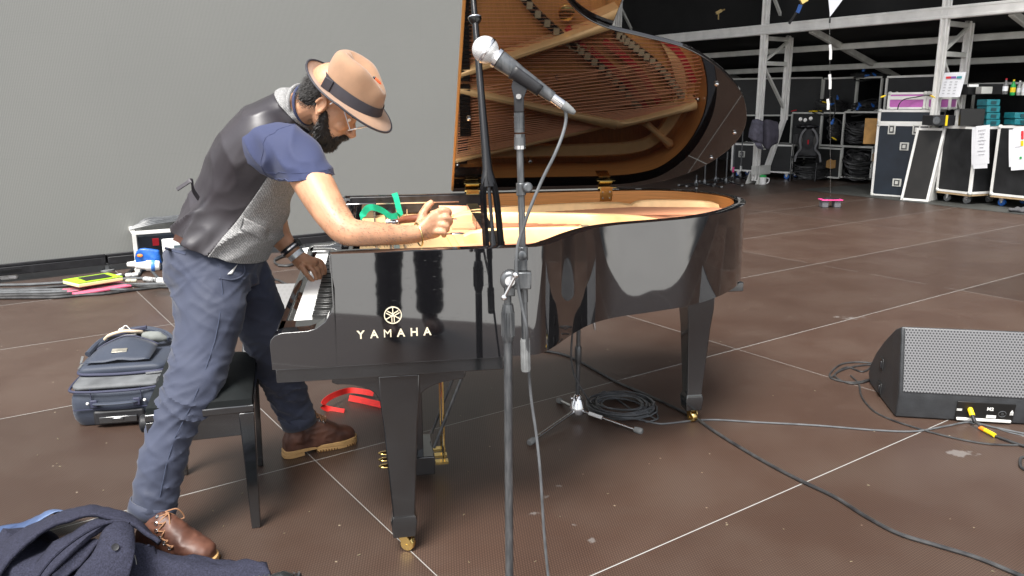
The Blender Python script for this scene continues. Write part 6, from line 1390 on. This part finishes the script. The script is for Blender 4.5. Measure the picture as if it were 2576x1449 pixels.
# mug
mg=gnd(1918,464);mug=thing('mug','white mug with a green lid at the foot of the tower','mug',mg);sM=1.25
g=G();g.lathe([(.045*sM,0),(.047*sM,.01),(.047*sM,.105*sM),(.043*sM,.105*sM),(.042*sM,.02),(.001,.02)],mg,Z,20);obj('cup',g,white_p,mug)
g=G();g.tube(spl([mg+X*.045*sM+Z*.09*sM,mg+X*.085*sM+Z*.085*sM,mg+X*.09*sM+Z*.05*sM,mg+X*.07*sM+Z*.02*sM,mg+X*.045*sM+Z*.02*sM],4),.008*sM,8);obj('handle',g,white_p,mug)
g=G();g.lathe([(.048*sM,.105*sM),(.048*sM,.125*sM),(.025*sM,.14*sM),(.001,.14*sM)],mg,Z,20);obj('lid',g,greenp,mug)
# row of small stands
for i,(x,yb,yt,lb) in enumerate(((1751,472,440,'short black stand, leftmost of the row beyond the piano tail'),(1772,470,405,'black stand second from left in the row beyond the piano tail'),(1800,462,395,'black stand third from left in the row beyond the piano tail'),(1826,466,382,'tallest black stand in the row, nearest to the tower foot'),(1843,455,340,'thin tall stand with a pink clip beyond the piano tail'),(1862,452,330,'thin tall stand with a white foot clip beside the tower'))):
    b=gnd(x,yb);o=thing('small_stand',lb,'stand',b,group='stands beyond the piano tail');zt_=P(x,yt,b.y).z
    g=G();g.cyl(b+Z*.04,V3((b.x,b.y,zt_)),.013,8);obj('tube',g,satin_metal,o)
    g=G();g.lathe([(.03,.03),(.04,.05),(.02,.13),(.012,.14)],b,Z,12);obj('hub',g,satin_metal,o)
    for a_ in (.3,2.4,4.5):
        g=G();q=b+V3((math.cos(a_+i),math.sin(a_+i),0))*.34+Z*.012;g.cyl(b+Z*.08,q,.011,6);l_=obj('leg',g,plastic,o);g=G();g.ell(q+Z*.008,(.028,.028,.02),n=8,m=6);obj('rubber_foot',g,rubber,l_)
    if i>3: g=G();g.cyl(b+Z*.16,b+Z*.26,.02,10);obj('clip',g,pinkh if i==4 else white_p,o)
# pink topped pedal case with a fishing line of white flags
fb=gnd(2092,523);fo=thing('pink_crate','grey plastic crate with a bright pink top standing alone on the deck','crate',fb)
fe=(gnd(2115,523)-gnd(2070,523)).normalized();ff=V3((-fe.y,fe.x,0))
for s_ in (-.085,.085):
    g=G();g.box(fb+fe*s_+ff*.07+Z*.05,(.09,.13,.10),(fe,ff,Z));obj('foot_block',g,mat('grey_plastic',(.12,.12,.13),.5),fo,bevel=.01)
g=G();g.box(fb+ff*.07+Z*.107,(.29,.18,.016),(fe,ff,Z));obj('pink_top',g,pinkh,fo,bevel=.005)
g=G();g.box(fb+ff*.07+Z*.12,(.21,.11,.012),(fe,ff,Z));g.box(fb+ff*.05-fe*.05+Z*.13,(.05,.03,.015),(fe,ff,Z));obj('black_box',g,plastic,fo,bevel=.003)
lw=fb+ff*.07+Z*.12;top_=P(2086,-120,lw.y)
fl=thing('flag_line','thin wire of white flags hanging above the pink topped crate','wire with flags',lw)
g=G();g.cyl(lw,V3((top_.x,lw.y,top_.z)),.0022,5);obj('wire',g,steel,fl)
for (y0,y1,dx) in ((112,150,2),(187,224,1),(249,276,-4)):
    g=G();a,b=P(2086+dx,y0,lw.y),P(2087+dx,y1,lw.y);g.ribbon([a,a.lerp(b,.5)+X*.006,b],.035,X,.002);obj('white_tag',g,white_p,fl)
g=G();a,b,c=P(2080,-60,lw.y),P(2160,-60,lw.y),P(2088,43,lw.y);g.prism([(p.x,p.z) for p in (P(2078,-60,lw.y),P(2150,-60,lw.y),P(2118,2,lw.y),P(2088,42,lw.y))],-.003,.003,(V3((0,lw.y,0)),X,Z,Yv));obj('white_sail',g,mat('white_sail',(.75,.77,.82),.6),fl)
g=G();p=P(2088,46,lw.y);g.cyl(p,p-Z*.06,.012,8);obj('clip',g,plastic,fl)
# bits on the right: black boxes, screen, teal boxes, bottles
def sbox(nm,label,cat,x0,x1,y0,y1,Y,d,m,group=None,bev=.006,extra=None):
    a=P(x0,y1,Y);b=P(x1,y0,Y);o=thing(nm,label,cat,a,group=group);g=G();g.box(V3(((a.x+b.x)/2,Y+d/2,(a.z+b.z)/2)),(b.x-a.x,d,b.z-a.z));obj('shell',g,m,o,bevel=bev)
    if extra: extra(o,a,b)
    return o
def yb(o,a,b):
    g=G();g.box(V3((a.x*.4+b.x*.6,a.y-.004,(a.z+b.z)/2)),(.03,.012,(b.z-a.z)*1.02));obj('yellow_stripe',g,yellowp,o)
    g=G();g.lathe([(.001,0),(.05,0),(.055,.012),(.03,.016),(.001,.01)],V3((a.x*.85+b.x*.15,a.y-.002,(a.z+b.z)/2)),-Yv,18);obj('socket',g,satin_metal,o)
tz=bB[5]
sbox('power_box','black box with a yellow stripe on the wheeled case under the tower','power box',2345,2405,290,316,11.55,.3,plastic,extra=yb)
sbox('screen','black flat screen standing on the wheeled cases','screen',2414,2480,273,317,11.35,.05,ebony)
def tealx(o,a,b):
    g=G();g.box(V3(((a.x+b.x)/2,a.y-.003,(a.z+b.z)/2)),((b.x-a.x)*.4,.01,(b.z-a.z)*.5));obj('latch',g,mat('dark_teal',(.005,.05,.06),.4),o)
wd4=['topmost','second','third','lowest']
for i in range(4): sbox('teal_toolbox','%s teal toolbox in the stack beside the black screen'%wd4[i],'toolbox',2482-i*.5,2517,250+i*17,266+i*17,11.4,.25,teal,'teal toolboxes',extra=tealx)
for i in range(2): sbox('teal_toolbox','%s teal toolbox of the short stack at the right edge'%('upper','lower')[i],'toolbox',2552,2600,283+i*16,298+i*16,11.2,.25,teal,'teal toolboxes',extra=tealx)
def bottle(x,yb_,yt,Y,m,cap,label):
    b=P(x,yb_,Y);h=P(x,yt,Y).z-b.z;r=h*.16;o=thing('bottle',label,'bottle',b,group='bottles');g=G();g.lathe([(r*.9,0),(r,h*.04),(r,h*.6),(r*.4,h*.82),(r*.35,h*.92)],b,Z,14);obj('body',g,m,o);g=G();g.lathe([(r*.4,h*.9),(r*.42,h),(.001,h)],b,Z,12);obj('cap',g,cap,o);g=G();g.lathe([(r*1.02,h*.2),(r*1.02,h*.5)],b,Z,14,cap=False);obj('label_band',g,paper if m is not greenp else yellowp,o)
bottle(2527,237,197,11.6,mat('clear_bottle',(.3,.3,.3),.1,trans=.5),red_felt,'clear bottle with a dark cap on the top shelf')
bottle(2546,240,200,11.6,greenp,yellowp,'green bottle with a yellow cap on the top shelf')
bottle(2562,240,203,11.6,mat('frosted_bottle',(.4,.42,.42),.4),white_p,'pale frosted bottle right of the green one')
bottle(2575,240,198,11.5,white_p,pinkh,'white bottle with a pink cap at the right edge of the shelf')
sbox('meter_box','small grey electrical box on the top shelf behind the tower','electrical box',2468,2498,218,236,11.8,.15,alu_d)
sbox('mixer','black device on the top shelf right of the paper notice','device',2434,2528,211,238,12.0,.25,case_blk)
sbox('white_lamp','small white glowing strip lamp beside the paper notice','strip lamp',2437,2463,212,219,11.75,.05,mat('white_tube',(.9,.9,.88),.3))
a=P(2330,345-10,11.9);
sbox('black_bag','black bag pushed between the pink case and the second tower','bag',2332,2352,295,318,12.2,.25,darkfab,bev=.03)
g=G();g.ell(gnd(2560,528,.03),(.13,.08,.035));g.ell(gnd(2590,530,.03),(.15,.1,.05));f=fuse(g,.012,1);disp(f,lambda v,n:.02*nz(v,18));f.v=[V3((v.x,v.y,max(v.z,.003))) for v in f.v];obj('grey_rag',f,mat('grey_rag',(.07,.07,.075),.9),None,label='crumpled grey rag on the deck at the right edge',cat='rag',loc=gnd(2570,528))
# hanging ratchet strap above
a,b=P(1985,60,13.3),P(2035,-20,13.2);g=G();g.ribbon([a,b],.04,X,.004);rs=thing('ratchet_strap','black ratchet strap with a blue end hanging by the long beam','strap',a);obj('webbing',g,plastic,rs)
g=G();a,b=P(2006,32,13.1),P(2014,12,13.1);g.ribbon([a,b],.06,X+Z*.3,.006);obj('blue_end',g,bluep,rs)
g=G();g.box(P(2022,0,13.1),(.12,.05,.1),((X+Z*.6).normalized(),Yv,(Z-X*.6).normalized()));obj('ratchet',g,brass,rs,bevel=.01)
g=G();c=P(1808,30,13.9);g.box(c,(.10,.05,.05),((X+Z*.5).normalized(),Yv,(Z-X*.5).normalized()));g.cyl(c,c-Z*.12,.012,8);g.cyl(c,c+X*.1+Z*.04,.012,8);obj('coupler',g,mat('dull_brass',(.25,.18,.07),.5,.5),None,label='brass coloured coupler hanging left of the tower top',cat='coupler',loc=c)
# ================================================================= LEFT: distribution box, plugs, cable runs, lime case
db=gnd(348,690);de=(gnd(420,683)-db).normalized();df=V3((-de.y,de.x,0))
box_=thing('power_rack','open aluminium power rack with a white front against the video wall','power rack',db)
def DB(x,y,z): return db+de*x+df*y+Z*z
for (p,q) in (((0,0,0),(0,0,.36)),((0,.5,0),(0,.5,.36)),((0,0,.36),(0,.5,.36)),((.55,0,0),(.55,0,.36)),((0,.5,.36),(.55,.5,.36)),((.0,0,.36),(.55,0,.36)),((0,0,0),(0,.5,0))):
    g=G();g.bar(DB(*p),DB(*q),.028);obj('frame_bar',g,alu,box_)
g=G();g.box(DB(.28,.28,.16),(.5,.4,.3),(de,df,Z));obj('dark_unit',g,case_blu,box_)
g=G();g.box(DB(.32,-.14,.13),(.24,.03,.36),(de,df,Z));fp=obj('front_plate',g,white_p,box_,bevel=.008);g=G();g.box(DB(.35,-.158,.13),(.12,.008,.24),(de,df,Z));obj('dark_window',g,mat('slate_panel',(.09,.12,.14),.3),fp)
g=G();g.box(DB(.17,.06,.26),(.05,.02,.06),(de,df,Z));obj('red_switch',g,red_felt,box_)
g=G()
for i in range(12):
    g.tube(spl([DB(-.02+.01*i,.05+.03*i,.385+.006*(i%3)),DB(.15,.02+.035*i,.42+.008*(i%4)),DB(.35,.06+.03*i,.43+.007*(i%3)),DB(.65,.1+.03*i,.44)],4),.009,6)
obj('cable_bundle',g,cable_g,None,label='bundle of grey cables lying across the top of the power rack',cat='cable bundle',loc=DB(.2,.2,.4))
plug(348,664,5.95,PI,'fat white plug in the side of the power rack, left of two',white_p,1.5);plug(378,668,5.85,PI*.98,'fat white plug in the side of the power rack, right of two',white_p,1.9)
g=G();c=P(368,645,5.9)
for i in range(5): g.tube(spl([c+V3((-.07,0,-.02-.01*i)),c+V3((-.02+.02*i,-.03,.05-.015*i)),c+V3((.10,0,.03-.02*i))],4),.02,8)
f=fuse(g,.008,2);obj('work_gloves',f,bluep,None,label='bright blue work glove bunched on the white plugs',cat='glove',loc=c)
g=G();g.ell(P(352,643,5.85),(.022,.014,.012));obj('orange_cuff',g,orangep,None,label='small orange tab beside the blue glove',cat='tab',loc=P(349,641,5.85))
for i,(pts,r,lb) in enumerate((
  ([(-60,718),(60,716),(140,712),(220,706),(300,702),(370,700),(430,705)],.012,'uppermost black cable of the run along the video wall'),
  ([(-60,728),(50,727),(150,720),(230,712),(290,700),(320,688),(345,668)],.012,'black cable of the run that bends up to the white plugs'),
  ([(-60,738),(40,736),(120,735),(200,730),(260,722),(330,716),(430,714)],.013,'black cable passing just above the lime green box'),
  ([(-60,745),(60,742),(130,742),(190,736),(240,724),(300,716),(360,720),(430,722)],.013,'black cable crossing over the lime green box'),
  ([(-60,733),(30,731),(110,729),(180,728),(250,727),(330,730)],.011,'black cable of the run ending behind the lime green box'),
  ([(-60,750),(50,749),(140,748),(210,742),(270,738),(330,730),(400,722)],.012,'lowest black cable of the run along the video wall'),
  ([(330,700),(350,690),(362,670),(380,680),(400,700),(430,706)],.012,'black cable curling below the white plugs'))):
    cable(pts,r,cable_m if i%2 else cable_g,lb,group='cables along the video wall')
for (x0,y0,x1,y1,m_,lb,r) in ((395,706,425,707,white_p,'white and black ring connector on the cable run by the trousers',.026),(362,702,393,705,mat('black_white_ring',(.3,.3,.3),.4,noise_s=40,var=.9),'ribbed connector left of the white ring connector',.024),(0,697,45,694,white_p,'pale connector at the left end below the video wall',.028),(315,693,348,690,white_p,'small white connector lying between the cables',.018),(290,694,306,690,white_p,'short white sleeve between the cables',.011),(316,707,345,706,mat('beige_plug',(.4,.37,.28),.5),'beige cable joint right of the lime green box',.017)):
    a,b=gnd(x0,y0,r+.01),gnd(x1,y1,r+.01);g=G();g.lathe([(r*.6,0),(r,.01),(r,(b-a).length*.45),(r*.82,(b-a).length*.5),(r*.95,(b-a).length*.55),(r*.9,(b-a).length*.93),(r*.5,(b-a).length)],a,b-a,14);obj('cable_connector',g,m_,None,label=lb,cat='connector',loc=a,group='connectors on the cable run')
g0=gnd(204,741);ge=(gnd(300,725)-g0).normalized();gf=V3((-ge.y,ge.x,0))
lime_o=thing('lime_case','lime green flat case on the cables by the video wall','case',g0)
g=G();a_=g0+gf*.03+Z*.05;g.prism([(0,0),(.34,0),(.32,.24),(-.03,.24)],.0,.028,(a_,ge,gf,Z));obj('shell',g,mat('pale_lime_side',(.75,.80,.40),.5),lime_o,bevel=.006)
g=G();g.prism([(0,0),(.34,0),(.32,.24),(-.03,.24)],.030,.036,(a_,ge,gf,Z));obj('lime_top',g,lime,lime_o,bevel=.003)
g=G();g.prism([(.07,.03),(.27,.03),(.27,.19),(.07,.19)],.037,.041,(a_,ge,gf,Z));obj('dark_inlay',g,plastic,lime_o)
g=G();p0=gnd(186,746);g.box(p0+ge*.22+gf*.12+Z*.012,(.42,.28,.014),(ge,gf,Z));obj('pink_board',g,mat('rose_board',(.6,.12,.2),.6),None,label='pink board under the lime green case',cat='board',loc=p0,bevel=.003)
# cables and plug between man and piano
cable([(690,655),(715,645),(740,648),(745,660),(720,668),(695,664),(692,652),(715,642),(745,645),(752,656),(730,668),(700,668)],.011,cable_m,'black cable coil on the deck behind the watch hand')
cable([(640,690),(680,700),(700,705),(715,712),(730,720)],.009,cable_m,'thin black cable lying behind the trousers')
plug(805,634,5.2,PI,'white and blue plug beyond the end of the keyboard',white_p,2.4)
g=G();a,b=P(815,632,5.15),P(832,630,5.15);g.cyl(a,b,.045,16);obj('blue_collar',g,bluep,None,label='blue collar of the plug beyond the keyboard',cat='plug collar',loc=a)

rnd=random.Random(11);g=G()
for i in range(50):
    c=gnd(rnd.uniform(60,1200) if i%3 else rnd.uniform(1300,2500),rnd.uniform(700,1440),.003);a_=rnd.uniform(0,PI);L_=rnd.uniform(.003,.010);g.bar(c-V3((math.cos(a_),math.sin(a_),0))*L_/2,c+V3((math.cos(a_),math.sin(a_),.1))*L_/2,.0022,.0018)
obj('straw_litter',g,mat('straw',(.22,.19,.12),.8,noise_s=40,var=.4),kind='stuff',label='bits of straw and fluff scattered over the brown deck',cat='litter')
